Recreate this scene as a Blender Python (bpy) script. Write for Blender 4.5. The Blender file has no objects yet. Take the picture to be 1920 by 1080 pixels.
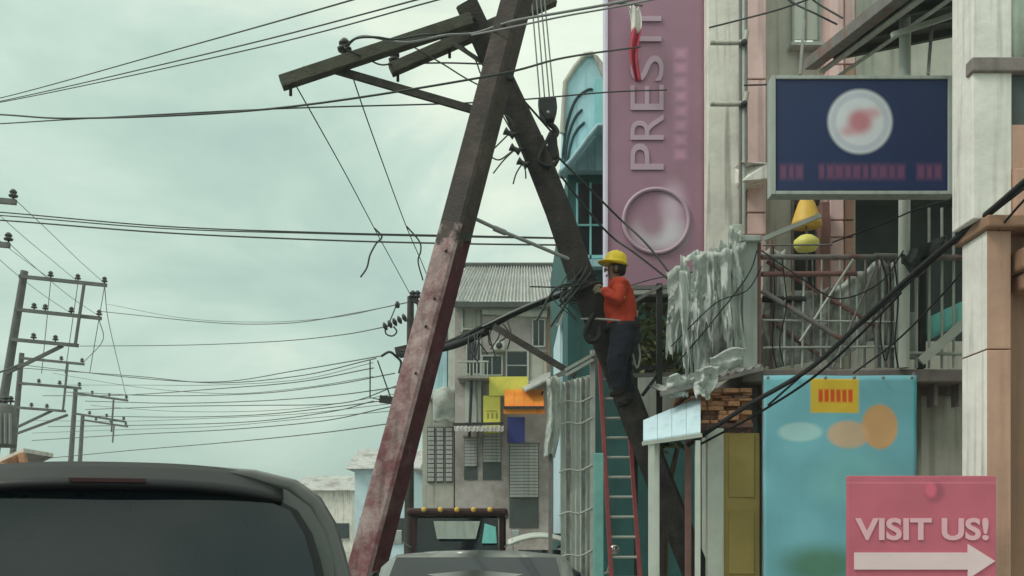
import bpy, math, random
from mathutils import Vector, Matrix, noise

random.seed(7)
SC = bpy.context.scene
COL = SC.collection
R = math.radians

# ------------------------------------------------------------------ camera, sky, sun, exposure
F = 1844.0            # focal length in photo pixels (1920 wide)
HZ = 1000.0           # horizon row of the photo
EYE = 1.6
cam_d = bpy.data.cameras.new('camera')
cam_d.sensor_width = 36.0
cam_d.lens = 36.0 * F / 1920.0
cam_d.shift_y = (HZ - 540.0) / 1920.0
cam_d.clip_start = 0.1
cam_d.clip_end = 2000
cam = bpy.data.objects.new('camera', cam_d)
COL.objects.link(cam)
cam.location = (0, 0, EYE)
cam.rotation_euler = (R(90), 0, 0)
SC.camera = cam

SUN_EL, SUN_AZ = 46.0, 244.0       # elevation, compass bearing from +Y (clockwise): from the left, a bit behind us
world = bpy.data.worlds.new('World')
SC.world = world
world.use_nodes = True
wn, wl = world.node_tree.nodes, world.node_tree.links
wn.clear()
w_out = wn.new('ShaderNodeOutputWorld')
w_bg = wn.new('ShaderNodeBackground')
sky = wn.new('ShaderNodeTexSky')
sky.sky_type = 'NISHITA'
sky.sun_disc = False
sky.sun_elevation = R(SUN_EL)
sky.sun_rotation = R(SUN_AZ)
sky.dust_density = 4.0
w_tc = wn.new('ShaderNodeTexCoord')
w_map = wn.new('ShaderNodeMapping')
w_map.inputs['Scale'].default_value = (1.0, 1.0, 2.3)
w_map.inputs['Location'].default_value = (0.35, 0.1, 0.22)
wl.new(w_tc.outputs['Generated'], w_map.inputs['Vector'])
w_n = wn.new('ShaderNodeTexNoise')
w_n.inputs['Scale'].default_value = 2.6
w_n.inputs['Detail'].default_value = 7.0
w_n.inputs['Roughness'].default_value = 0.55
w_n.inputs['Distortion'].default_value = 0.35
wl.new(w_map.outputs[0], w_n.inputs['Vector'])
w_r = wn.new('ShaderNodeValToRGB')
e = w_r.color_ramp.elements
e[0].position = 0.36; e[0].color = (0.405, 0.545, 0.490, 1)
e[1].position = 0.65; e[1].color = (0.745, 0.840, 0.700, 1)
m_ = e.new(0.45); m_.color = (0.450, 0.605, 0.525, 1)
m_ = e.new(0.55); m_.color = (0.550, 0.695, 0.605, 1)
m_ = e.new(0.98); m_.color = (1.0, 1.08, 0.93, 1)
w_sep = wn.new('ShaderNodeSeparateXYZ'); wl.new(w_tc.outputs['Generated'], w_sep.inputs[0])
w_el = wn.new('ShaderNodeMapRange')                     # an overcast deck is brighter overhead than low down
w_el.inputs['From Min'].default_value = 0.0; w_el.inputs['From Max'].default_value = 1.0
w_el.inputs['To Min'].default_value = -0.11; w_el.inputs['To Max'].default_value = 0.40
wl.new(w_sep.outputs['Z'], w_el.inputs['Value'])
w_add = wn.new('ShaderNodeMath'); w_add.operation = 'ADD'
wl.new(w_n.outputs['Fac'], w_add.inputs[0]); wl.new(w_el.outputs[0], w_add.inputs[1])
wl.new(w_add.outputs[0], w_r.inputs['Fac'])
w_sc = wn.new('ShaderNodeVectorMath'); w_sc.operation = 'SCALE'
w_sc.inputs['Scale'].default_value = 0.07
wl.new(sky.outputs[0], w_sc.inputs[0])
w_mix = wn.new('ShaderNodeMix'); w_mix.data_type = 'RGBA'
w_mix.inputs['Factor'].default_value = 0.90            # a closed cloud deck with a little sky through it
wl.new(w_sc.outputs[0], w_mix.inputs['A'])
wl.new(w_r.outputs[0], w_mix.inputs['B'])
wl.new(w_mix.outputs['Result'], w_bg.inputs['Color'])
w_bg.inputs['Strength'].default_value = 1.06
wl.new(w_bg.outputs[0], w_out.inputs['Surface'])

sun_d = bpy.data.lights.new('sun', 'SUN')
sun_d.energy = 1.3
sun_d.angle = R(18)
sun_d.color = (1.0, 0.97, 0.90)
sun = bpy.data.objects.new('sun', sun_d)
COL.objects.link(sun)
az, el = R(SUN_AZ), R(SUN_EL)
to_sun = Vector((math.sin(az) * math.cos(el), math.cos(az) * math.cos(el), math.sin(el)))
sun.rotation_euler = to_sun.to_track_quat('Z', 'Y').to_euler()
sun.location = to_sun * 60

vs = SC.view_settings
vs.view_transform = 'Standard'
vs.look = 'None'
vs.exposure = 0.18
vs.gamma = 1.0
vs.use_curve_mapping = False
SC.render.engine = 'CYCLES'
SC.cycles.max_bounces = 6

# ------------------------------------------------------------------ helpers
def P(px, py, Y):
    """world point at depth Y for a photo pixel"""
    return Vector(((px - 960.0) / F * Y, Y, EYE + (HZ - py) / F * Y))

def lin(c):
    c /= 255.0
    return c / 12.92 if c <= 0.04045 else ((c + 0.055) / 1.055) ** 2.4

LIGHT = (0.455, 0.505, 0.455)
def obs(r, g, b, k=1.0):
    """base colour of a surface that reads as r,g,b under this overcast light"""
    v = [max(0.012, lin(c) / (l * k)) for c, l in zip((r, g, b), LIGHT)]
    s_ = min(1.0, 0.80 / max(v))
    return tuple(x * s_ for x in v) + (1,)

def mat(name, col, rough=0.75, var=0.25, scale=3.0, col2=None, mix2=0.5, scale2=1.2, metal=0.0, bump=0.15,
        streak=0.0, spec=0.35, sharp=0.12, streak_col=(0.05, 0.045, 0.035, 1), coat=0.0):
    m = bpy.data.materials.new(name)
    m.use_nodes = True
    n, l = m.node_tree.nodes, m.node_tree.links
    b = n['Principled BSDF']
    b.inputs['Roughness'].default_value = rough
    b.inputs['Metallic'].default_value = metal
    b.inputs['Specular IOR Level'].default_value = spec
    b.inputs['Coat Weight'].default_value = coat
    tc = n.new('ShaderNodeTexCoord')
    nz = n.new('ShaderNodeTexNoise')
    nz.inputs['Scale'].default_value = scale
    nz.inputs['Detail'].default_value = 7
    nz.inputs['Roughness'].default_value = 0.62
    l.new(tc.outputs['Object'], nz.inputs['Vector'])
    mr = n.new('ShaderNodeMapRange')
    mr.inputs['From Min'].default_value = 0.3; mr.inputs['From Max'].default_value = 0.7
    mr.inputs['To Min'].default_value = 1 - var; mr.inputs['To Max'].default_value = 1 + var
    l.new(nz.outputs['Fac'], mr.inputs['Value'])
    base = n.new('ShaderNodeRGB'); base.outputs[0].default_value = col
    cur = base.outputs[0]
    if col2 is not None:
        n2 = n.new('ShaderNodeTexNoise')
        n2.inputs['Scale'].default_value = scale2
        n2.inputs['Detail'].default_value = 8
        n2.inputs['Roughness'].default_value = 0.68
        l.new(tc.outputs['Object'], n2.inputs['Vector'])
        m2 = n.new('ShaderNodeMapRange'); m2.interpolation_type = 'SMOOTHSTEP'
        c = 0.32 + 0.36 * (1 - mix2)
        m2.inputs['From Min'].default_value = c - sharp; m2.inputs['From Max'].default_value = c + sharp
        l.new(n2.outputs['Fac'], m2.inputs['Value'])
        mx = n.new('ShaderNodeMix'); mx.data_type = 'RGBA'
        l.new(m2.outputs[0], mx.inputs['Factor'])
        l.new(cur, mx.inputs['A']); mx.inputs['B'].default_value = col2
        cur = mx.outputs['Result']
    if streak > 0:
        mp = n.new('ShaderNodeMapping'); mp.inputs['Scale'].default_value = (7, 7, 0.35)
        l.new(tc.outputs['Object'], mp.inputs['Vector'])
        n3 = n.new('ShaderNodeTexNoise'); n3.inputs['Scale'].default_value = 1.6; n3.inputs['Detail'].default_value = 6
        l.new(mp.outputs[0], n3.inputs['Vector'])
        m3 = n.new('ShaderNodeMapRange'); m3.interpolation_type = 'SMOOTHSTEP'
        m3.inputs['From Min'].default_value = 0.48; m3.inputs['From Max'].default_value = 0.74
        m3.inputs['To Max'].default_value = streak
        l.new(n3.outputs['Fac'], m3.inputs['Value'])
        mx = n.new('ShaderNodeMix'); mx.data_type = 'RGBA'
        l.new(m3.outputs[0], mx.inputs['Factor'])
        l.new(cur, mx.inputs['A']); mx.inputs['B'].default_value = streak_col
        cur = mx.outputs['Result']
    vm = n.new('ShaderNodeVectorMath'); vm.operation = 'SCALE'
    l.new(cur, vm.inputs[0]); l.new(mr.outputs[0], vm.inputs['Scale'])
    l.new(vm.outputs[0], b.inputs['Base Color'])
    if bump > 0:
        bp = n.new('ShaderNodeBump'); bp.inputs['Strength'].default_value = bump; bp.inputs['Distance'].default_value = 0.03
        nb = n.new('ShaderNodeTexNoise'); nb.inputs['Scale'].default_value = scale * 6; nb.inputs['Detail'].default_value = 6
        l.new(tc.outputs['Object'], nb.inputs['Vector'])
        l.new(nb.outputs['Fac'], bp.inputs['Height'])
        l.new(bp.outputs[0], b.inputs['Normal'])
    return m

def marks_mat(name, col, marks, rough=0.5, var=0.08):
    """flat print: soft ellipses ('e'), boxes ('b') or rings ('r') given as (kind, cx, cz, hx, hz, soft, colour, amount) in object x,z"""
    m = mat(name, col, rough, var, 2.0, bump=0.04)
    n, l = m.node_tree.nodes, m.node_tree.links
    vm = [x for x in n if x.type == 'VECT_MATH'][0]
    cur = vm.inputs[0].links[0].from_socket
    tc = [x for x in n if x.type == 'TEX_COORD'][0]
    sp = n.new('ShaderNodeSeparateXYZ'); l.new(tc.outputs['Object'], sp.inputs[0])
    def mth(op, a, b=None):
        x = n.new('ShaderNodeMath'); x.operation = op
        for i, v in enumerate((a, b)):
            if v is None: continue
            if isinstance(v, (int, float)): x.inputs[i].default_value = v
            else: l.new(v, x.inputs[i])
        return x.outputs[0]
    for kind, cx, cz, hx, hz, soft, c, amt in marks:
        dx = mth('DIVIDE', mth('ABSOLUTE', mth('SUBTRACT', sp.outputs[0], cx)), hx)
        dz = mth('DIVIDE', mth('ABSOLUTE', mth('SUBTRACT', sp.outputs[2], cz)), hz)
        if kind == 'b': d = mth('MAXIMUM', dx, dz)
        else: d = mth('SQRT', mth('ADD', mth('MULTIPLY', dx, dx), mth('MULTIPLY', dz, dz)))
        if kind == 'r': d = mth('MULTIPLY', mth('ABSOLUTE', mth('SUBTRACT', d, 1.0)), 9.0)
        mr = n.new('ShaderNodeMapRange'); mr.interpolation_type = 'SMOOTHSTEP'
        mr.inputs['From Min'].default_value = 1 - soft; mr.inputs['From Max'].default_value = 1 + soft
        mr.inputs['To Min'].default_value = amt; mr.inputs['To Max'].default_value = 0
        l.new(d, mr.inputs['Value'])
        mx = n.new('ShaderNodeMix'); mx.data_type = 'RGBA'
        l.new(mr.outputs[0], mx.inputs['Factor']); l.new(cur, mx.inputs['A']); mx.inputs['B'].default_value = c
        cur = mx.outputs['Result']
    l.new(cur, vm.inputs[0])
    return m

def glass_mat(name, col, rough=0.08):
    m = mat(name, col, rough, 0.1, 1.0, bump=0, spec=0.6)
    return m

class MB:
    def __init__(s): s.v, s.f, s.mi, s.sm = [], [], [], []
    def add(s, v, f, mi=0, smooth=False):
        o = len(s.v); s.v += [Vector(p) for p in v]
        for q in f: s.f.append([i + o for i in q]); s.mi.append(mi); s.sm.append(smooth)
        return s
    def box(s, x0, x1, y0, y1, z0, z1, mi=0):
        v = [(x, y, z) for z in (z0, z1) for y in (y0, y1) for x in (x0, x1)]
        return s.add(v, [(0, 2, 3, 1), (4, 5, 7, 6), (0, 1, 5, 4), (2, 6, 7, 3), (0, 4, 6, 2), (1, 3, 7, 5)], mi)
    def pbox(s, px0, py0, px1, py1, Y, depth, mi=0):
        a, b = P(px0, py1, Y), P(px1, py0, Y)
        return s.box(a.x, b.x, Y, Y + depth, a.z, b.z, mi)
    def bar(s, a, b, w, h=None, up=(0, 0, 1), w2=None, h2=None, mi=0, roll=0):
        h = w if h is None else h; w2 = w if w2 is None else w2; h2 = h if h2 is None else h2
        a, b = Vector(a), Vector(b); d = (b - a).normalized()
        u = Vector(up)
        if abs(d.dot(u)) > 0.98: u = Vector((0, 1, 0))
        x = d.cross(u).normalized(); y = x.cross(d).normalized()
        if roll:
            c, t = math.cos(roll), math.sin(roll); x, y = x * c + y * t, y * c - x * t
        v = []
        for p, ww, hh in ((a, w, h), (b, w2, h2)):
            v += [p - x * ww / 2 - y * hh / 2, p + x * ww / 2 - y * hh / 2, p + x * ww / 2 + y * hh / 2, p - x * ww / 2 + y * hh / 2]
        return s.add(v, [(3, 2, 1, 0), (4, 5, 6, 7), (0, 1, 5, 4), (1, 2, 6, 5), (2, 3, 7, 6), (3, 0, 4, 7)], mi)
    def tube(s, pts, r, n=6, mi=0, smooth=True):
        pts = [Vector(p) for p in pts]
        rs = r if isinstance(r, (list, tuple)) else [r] * len(pts)
        v = []; f = []; prev = None
        for i, p in enumerate(pts):
            d = (pts[min(i + 1, len(pts) - 1)] - pts[max(i - 1, 0)])
            d = d.normalized() if d.length > 1e-9 else Vector((0, 0, 1))
            if prev is None:
                u = Vector((0, 0, 1)) if abs(d.z) < 0.9 else Vector((1, 0, 0))
                x = d.cross(u).normalized()
            else:
                x = (prev - d * prev.dot(d)).normalized()
            prev = x; y = d.cross(x)
            for k in range(n):
                t = 2 * math.pi * k / n
                v.append(p + (x * math.cos(t) + y * math.sin(t)) * rs[i])
        for i in range(len(pts) - 1):
            for k in range(n):
                k2 = (k + 1) % n
                f.append((i * n + k, i * n + k2, (i + 1) * n + k2, (i + 1) * n + k))
        s.add(v, f, mi, smooth)
        m = len(pts) - 1
        return s.add(v[:n] + v[m * n:], [tuple(range(n - 1, -1, -1)), tuple(range(n, 2 * n))], mi)
    def prism(s, poly, ext, mi=0):
        poly = [Vector(p) for p in poly]; ext = Vector(ext); n = len(poly)
        v = poly + [p + ext for p in poly]
        f = [tuple(range(n)), tuple(range(2 * n - 1, n - 1, -1))]
        f += [(i, i + n, (i + 1) % n + n, (i + 1) % n) for i in range(n)]
        return s.add(v, f, mi)
    def pprism(s, pix, Y, depth, mi=0):
        return s.prism([P(a, b, Y) for a, b in pix], (0, depth, 0), mi)
    def lathe(s, c, prof, n=10, axis=(0, 0, 1), mi=0, smooth=True):
        c = Vector(c); a = Vector(axis).normalized()
        u = Vector((1, 0, 0)) if abs(a.x) < 0.9 else Vector((0, 1, 0))
        x = a.cross(u).normalized(); y = a.cross(x)
        v = []; f = []
        for r, h in prof:
            for k in range(n):
                t = 2 * math.pi * k / n
                v.append(c + a * h + (x * math.cos(t) + y * math.sin(t)) * max(r, 1e-4))
        for i in range(len(prof) - 1):
            for k in range(n):
                k2 = (k + 1) % n
                f.append((i * n + k, i * n + k2, (i + 1) * n + k2, (i + 1) * n + k))
        f.append(tuple(range(n - 1, -1, -1))); m = (len(prof) - 1) * n
        f.append(tuple(range(m, m + n)))
        return s.add(v, f, mi, smooth)
    def grid(s, fn, nu, nv, mi=0, smooth=True, keep=None):
        v = [fn(i / nu, j / nv) for j in range(nv + 1) for i in range(nu + 1)]
        f = [(j * (nu + 1) + i, j * (nu + 1) + i + 1, (j + 1) * (nu + 1) + i + 1, (j + 1) * (nu + 1) + i)
             for j in range(nv) for i in range(nu) if keep is None or keep((i + .5) / nu, (j + .5) / nv)]
        return s.add(v, f, mi, smooth)
    def build(s, name, mats, parent=None, bevel=0, solid=0, subd=0):
        xs = [p.x for p in s.v]; ys = [p.y for p in s.v]; zs = [p.z for p in s.v]
        o = Vector(((min(xs) + max(xs)) / 2, (min(ys) + max(ys)) / 2, min(zs)))
        me = bpy.data.meshes.new(name)
        me.from_pydata([p - o for p in s.v], [], s.f)
        mats = mats if isinstance(mats, (list, tuple)) else [mats]
        for m in mats: me.materials.append(m)
        me.polygons.foreach_set('material_index', s.mi)
        me.polygons.foreach_set('use_smooth', s.sm)
        me.update()
        ob = bpy.data.objects.new(name, me)
        COL.objects.link(ob)
        ob.location = o
        if parent is not None:
            ob.parent = parent
            ob.matrix_parent_inverse = WORLD[parent.name].inverted()
        WORLD[ob.name] = Matrix.Translation(o)
        if solid:
            md = ob.modifiers.new('thickness', 'SOLIDIFY'); md.thickness = solid; md.offset = 0
        if bevel:
            md = ob.modifiers.new('edge', 'BEVEL'); md.width = bevel; md.segments = 2; md.limit_method = 'ANGLE'
        if subd:
            md = ob.modifiers.new('smooth', 'SUBSURF'); md.levels = subd; md.render_levels = subd
        return ob

WORLD = {}
def tag(o, label, cat, group=None):
    o['label'] = label; o['category'] = cat
    if group: o['group'] = group
    return o
def thing(name, label, cat, loc, group=None):
    o = bpy.data.objects.new(name, None)
    COL.objects.link(o)
    o.location = loc; o.empty_display_size = 0.2
    WORLD[o.name] = Matrix.Translation(Vector(loc))
    return tag(o, label, cat, group)
def struct(o, kind='structure'):
    o['kind'] = kind
    return o
def dup(ob, parent, delta):
    """copy of a part (sharing its mesh) moved by delta"""
    c = ob.copy(); COL.objects.link(c)
    c.location = ob.location + Vector(delta)
    c.parent = parent
    c.matrix_parent_inverse = WORLD[parent.name].inverted()
    WORLD[c.name] = Matrix.Translation(c.location)
    return c

def smooth_path(pts, n=6):
    pts = [Vector(p) for p in pts]
    if len(pts) < 3:
        return [pts[0].lerp(pts[1], i / n) for i in range(n + 1)]
    out = []
    q = [pts[0] * 2 - pts[1]] + pts + [pts[-1] * 2 - pts[-2]]
    for i in range(1, len(q) - 2):
        a, b, c, d = q[i - 1:i + 3]
        for k in range(n):
            t = k / n
            out.append(0.5 * ((2 * b) + (c - a) * t + (2 * a - 5 * b + 4 * c - d) * t * t + (3 * b - a - 3 * c + d) * t ** 3))
    out.append(pts[-1])
    return out

def ppath(pix, n=6):
    return smooth_path([P(*p) for p in pix], n)

# ------------------------------------------------------------------ materials
M = {}
M['asphalt'] = mat('asphalt', (0.05, 0.05, 0.05, 1), 0.9, 0.3, 6, bump=0.4)
M['concrete'] = mat('concrete', (0.33, 0.32, 0.29, 1), 0.9, 0.22, 3, bump=0.3, streak=0.35)
M['ground'] = mat('ground', (0.12, 0.11, 0.085, 1), 0.95, 0.3, 1.5, bump=0.3)
M['paint_white'] = mat('paint_white', (0.7, 0.7, 0.66, 1), 0.7, 0.15, 8, bump=0.1)
M['pole_dark'] = mat('pole_dark', (0.024, 0.022, 0.023, 1), 0.85, 0.35, 5, col2=(0.046, 0.038, 0.035, 1), mix2=0.4, bump=0.5, streak=0.4)
M['pole_brown'] = mat('pole_brown', (0.058, 0.047, 0.044, 1), 0.85, 0.3, 4, col2=(0.10, 0.078, 0.072, 1), mix2=0.35, bump=0.5, streak=0.35)
M['pole_pink_lit'] = mat('pole_pink_lit', (0.36, 0.27, 0.265, 1), 0.8, 0.3, 5, col2=(0.17, 0.060, 0.070, 1), mix2=0.45, scale2=1.5, sharp=0.11, bump=0.35, streak=0.5)
M['pole_red_shaded'] = mat('pole_red_shaded', (0.075, 0.020, 0.027, 1), 0.75, 0.35, 5, col2=(0.15, 0.10, 0.10, 1), mix2=0.18, scale2=1.8, sharp=0.12, bump=0.3, streak=0.25)  # pole's red paint, darkened to carry the shade of its right side
M['timber'] = mat('timber', (0.060, 0.055, 0.050, 1), 0.85, 0.35, 6, bump=0.4)
M['timber_green'] = mat('timber_green', (0.085, 0.085, 0.065, 1), 0.85, 0.3, 6, bump=0.4)
M['steel_dark'] = mat('steel_dark', (0.035, 0.036, 0.037, 1), 0.6, 0.25, 6, bump=0.15)
M['galv'] = mat('galvanised', (0.30, 0.31, 0.30, 1), 0.5, 0.2, 6, metal=0.35, bump=0.1)
M['wire'] = mat('wire', (0.045, 0.052, 0.050, 1), 0.6, 0.1, 5, bump=0)
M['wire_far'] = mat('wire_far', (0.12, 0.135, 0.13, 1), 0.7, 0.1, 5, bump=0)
M['wire_grey'] = mat('wire_grey', (0.26, 0.27, 0.27, 1), 0.55, 0.1, 5, bump=0)
M['rubber'] = mat('rubber', (0.015, 0.016, 0.018, 1), 0.7, 0.1, 5, bump=0.05)
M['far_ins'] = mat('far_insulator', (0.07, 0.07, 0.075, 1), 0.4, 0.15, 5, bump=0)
M['porcelain'] = mat('porcelain', (0.045, 0.042, 0.045, 1), 0.35, 0.15, 5, bump=0)
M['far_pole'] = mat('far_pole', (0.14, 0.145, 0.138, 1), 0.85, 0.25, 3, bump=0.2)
M['maroon_sign'] = mat('maroon_sign', obs(126, 88, 104), 0.55, 0.10, 1.2, bump=0.05, streak=0.12)
M['sign_letter'] = mat('sign_letter', obs(134, 120, 127), 0.5, 0.08, 2, bump=0.05)
M['sign_trim'] = mat('sign_trim', obs(190, 190, 200), 0.5, 0.1, 2, bump=0.05)
M['cream'] = mat('cream', obs(164, 168, 154), 0.8, 0.16, 2, bump=0.25, streak=0.5)
M['cream_light'] = mat('cream_light', obs(196, 202, 188), 0.8, 0.14, 2, bump=0.25, streak=0.45)
M['pink'] = mat('pink', obs(194, 172, 162), 0.8, 0.12, 2, bump=0.2, streak=0.3)
M['greywall'] = mat('greywall', obs(130, 136, 122), 0.85, 0.15, 2, bump=0.2, streak=0.35)
M['tan'] = mat('tan', obs(132, 110, 92), 0.8, 0.12, 2, bump=0.2, streak=0.2)
M['tan_dark'] = mat('tan_dark', obs(104, 84, 66), 0.8, 0.12, 2, bump=0.2, streak=0.2)
M['teal'] = mat('teal', obs(126, 162, 162), 0.7, 0.15, 2, bump=0.1, streak=0.3)
M['teal_mid'] = mat('teal_mid', obs(104, 156, 150), 0.7, 0.12, 2, bump=0.1, streak=0.2)
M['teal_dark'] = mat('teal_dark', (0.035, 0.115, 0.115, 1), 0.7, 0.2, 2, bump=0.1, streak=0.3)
M['aqua'] = mat('aqua', obs(150, 176, 176), 0.6, 0.12, 2, bump=0.1, streak=0.15)
M['groove'] = mat('groove', (0.03, 0.06, 0.065, 1), 0.8, 0.1, 2, bump=0)
M['dark_glass'] = glass_mat('dark_glass', (0.012, 0.022, 0.028, 1), 0.12)
M['pale_glass'] = glass_mat('pale_glass', obs(200, 214, 196), 0.2)
M['grey_house'] = mat('grey_house', obs(132, 132, 124), 0.85, 0.15, 1.5, bump=0.2, col2=obs(104, 102, 94), mix2=0.45, scale2=.8)
M['tin'] = mat('tin_roof', obs(128, 136, 128), 0.6, 0.25, 2.5, col2=obs(92, 90, 84), mix2=0.35, bump=0.1, streak=0.3)
M['tin_dark'] = mat('tin_dark', (0.08, 0.09, 0.085, 1), 0.6, 0.25, 2.5, bump=0.1)
M['yellow'] = mat('yellow', obs(172, 174, 74), 0.6, 0.12, 3, bump=0.05)
M['orange'] = mat('orange', obs(190, 126, 42), 0.6, 0.15, 3, col2=obs(160, 84, 32), mix2=0.4, scale2=2.0, bump=0.05)
M['navy_print'] = mat('navy_print', obs(36, 46, 92), 0.6, 0.1, 3, bump=0.05)
M['plastic_white'] = mat('plastic_white', (0.74, 0.78, 0.75, 1), 0.4, 0.12, 4, col2=(0.50, 0.52, 0.49, 1), mix2=0.25, scale2=2.0, bump=0)
M['cloth_white'] = mat('cloth_white', (0.66, 0.70, 0.66, 1), 0.8, 0.15, 5, bump=0, col2=(0.46, 0.47, 0.44, 1), mix2=0.3, scale2=3)
M['cloth_grey'] = mat('cloth_grey', (0.40, 0.42, 0.40, 1), 0.85, 0.2, 5, bump=0.1, col2=(0.24, 0.24, 0.225, 1), mix2=0.4, scale2=3)
for k in ('plastic_white', 'cloth_white'):
    nt = M[k].node_tree; n, l = nt.nodes, nt.links
    b = n['Principled BSDF']; tr = n.new('ShaderNodeBsdfTranslucent'); ms = n.new('ShaderNodeMixShader'); ms.inputs[0].default_value = .35
    l.new(b.inputs['Base Color'].links[0].from_socket, tr.inputs['Color'])
    out_ = [x for x in n if x.type == 'OUTPUT_MATERIAL'][0]
    vo = n.new('ShaderNodeTexVoronoi'); vo.feature = 'DISTANCE_TO_EDGE'; vo.inputs['Scale'].default_value = 7.0
    tcx = [x for x in n if x.type == 'TEX_COORD'][0]; l.new(tcx.outputs['Object'], vo.inputs['Vector'])
    bpx = n.new('ShaderNodeBump'); bpx.inputs['Strength'].default_value = .3; bpx.inputs['Distance'].default_value = .06
    l.new(vo.outputs['Distance'], bpx.inputs['Height']); l.new(bpx.outputs[0], b.inputs['Normal'])
    l.new(b.outputs[0], ms.inputs[1]); l.new(tr.outputs[0], ms.inputs[2])
    hn = n.new('ShaderNodeTexNoise'); hn.inputs['Scale'].default_value = 2.6; hn.inputs['Detail'].default_value = 5; l.new(tcx.outputs['Object'], hn.inputs['Vector'])   # torn holes
    hr = n.new('ShaderNodeMapRange'); hr.inputs['From Min'].default_value = .585; hr.inputs['From Max'].default_value = .60
    hr.inputs['To Min'].default_value = .10 if k == 'plastic_white' else 0.0; hr.inputs['To Max'].default_value = 1.0 if k == 'plastic_white' else 0.0
    l.new(hn.outputs['Fac'], hr.inputs['Value'])
    tp = n.new('ShaderNodeBsdfTransparent'); m2s = n.new('ShaderNodeMixShader')
    l.new(hr.outputs[0], m2s.inputs[0]); l.new(ms.outputs[0], m2s.inputs[1]); l.new(tp.outputs[0], m2s.inputs[2]); l.new(m2s.outputs[0], out_.inputs['Surface'])
M['rail'] = mat('rail_grey', obs(86, 90, 84), 0.6, 0.2, 6, bump=0.1, col2=obs(90, 62, 52), mix2=0.25, scale2=4)
M['rail_brown'] = mat('rail_brown', obs(92, 70, 64), 0.7, 0.2, 6, bump=0.1)
M['rail_pale'] = mat('rail_pale', (0.46, 0.49, 0.45, 1), 0.6, 0.15, 6, bump=0.1)
M['grey_paint'] = mat('grey_paint', (0.42, 0.46, 0.435, 1), 0.75, 0.1, 2, bump=0.15, streak=0.3)
M['wood_grey'] = mat('grey_wood', obs(118, 98, 80), 0.85, 0.3, 6, bump=0.3, col2=obs(70, 56, 46), mix2=0.4, scale2=5)
M['wood'] = mat('raw_wood', obs(140, 108, 78), 0.8, 0.3, 6, bump=0.3, col2=obs(86, 62, 44), mix2=0.4, scale2=5)
M['slab'] = mat('slab', obs(92, 90, 84), 0.9, 0.25, 2, bump=0.3, streak=0.3)
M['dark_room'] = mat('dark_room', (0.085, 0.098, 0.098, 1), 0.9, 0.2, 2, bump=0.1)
M['tarp_dark'] = mat('tarp_dark', (0.022, 0.028, 0.032, 1), 0.5, 0.3, 4, bump=0.2)
M['turq'] = mat('turquoise', obs(104, 176, 164), 0.5, 0.15, 3, bump=0.1, streak=0.2)
M['ladder_red'] = mat('ladder_red', obs(104, 52, 52), 0.6, 0.2, 5, bump=0.1)
M['green_post'] = mat('green_post', obs(76, 120, 110), 0.6, 0.2, 4, bump=0.1)
M['olive'] = mat('olive', obs(112, 104, 58), 0.8, 0.12, 2, bump=0.1)
M['lampyellow'] = mat('lamp_yellow', obs(222, 190, 84), 0.5, 0.1, 4, bump=0)
M['lampgreen'] = mat('lamp_green', obs(206, 208, 110), 0.5, 0.1, 4, bump=0)
M['leaf'] = mat('leaf', (0.075, 0.085, 0.030, 1), 0.6, 0.4, 2, bump=0, col2=(0.11, 0.12, 0.05, 1), mix2=0.5, scale2=4)
M['leaf_far'] = mat('leaf_far', (0.06, 0.09, 0.04, 1), 0.6, 0.4, 2, bump=0)
M['bark'] = mat('bark', (0.09, 0.07, 0.05, 1), 0.9, 0.3, 6, bump=0.5)
M['silver'] = mat('car_silver', (0.085, 0.090, 0.088, 1), 0.30, 0.05, 1, metal=0.25, bump=0, coat=0.5, streak=0.06)
M['car_grey'] = mat('car_grey', (0.22, 0.23, 0.22, 1), 0.35, 0.06, 1, metal=0.2, bump=0, coat=0.4, streak=0.08)
M['car_glass'] = glass_mat('car_glass', (0.010, 0.017, 0.024, 1), 0.06)
M['black_plastic'] = mat('black_plastic', (0.014, 0.015, 0.018, 1), 0.45, 0.1, 4, bump=0.05)
M['dark_lens'] = mat('dark_lens', (0.05, 0.01, 0.012, 1), 0.2, 0.1, 4, bump=0)
M['red_lens'] = mat('red_lens', (0.30, 0.012, 0.015, 1), 0.15, 0.1, 4, bump=0)
M['chrome'] = mat('chrome', (0.6, 0.6, 0.6, 1), 0.2, 0.05, 4, metal=0.9, bump=0)
M['tyre'] = mat('tyre', (0.02, 0.02, 0.02, 1), 0.9, 0.1, 4, bump=0.1)
M['maroon'] = mat('maroon', (0.05, 0.018, 0.02, 1), 0.5, 0.2, 3, bump=0.05)
M['off_white'] = mat('off_white', (0.56, 0.60, 0.55, 1), 0.5, 0.12, 3, bump=0.05, streak=0.2)
M['skin'] = mat('skin', (0.16, 0.085, 0.055, 1), 0.6, 0.1, 8, bump=0.05)
M['shirt'] = mat('shirt_orange', (0.40, 0.042, 0.018, 1), 0.85, 0.15, 8, bump=0.15)
M['trousers'] = mat('trousers_navy', (0.011, 0.013, 0.022, 1), 0.9, 0.2, 8, bump=0.15)
M['boot'] = mat('boot', (0.02, 0.018, 0.016, 1), 0.6, 0.2, 8, bump=0.1)
M['glove'] = mat('glove', (0.25, 0.21, 0.15, 1), 0.9, 0.2, 8, bump=0.1)
M['helmet'] = mat('helmet_yellow', (0.78, 0.56, 0.030, 1), 0.35, 0.05, 3, bump=0)
M['strap'] = mat('strap', obs(104, 106, 100), 0.7, 0.15, 6, bump=0.1)
M['hair'] = mat('hair', (0.012, 0.010, 0.009, 1), 0.7, 0.1, 8, bump=0.1)

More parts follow.
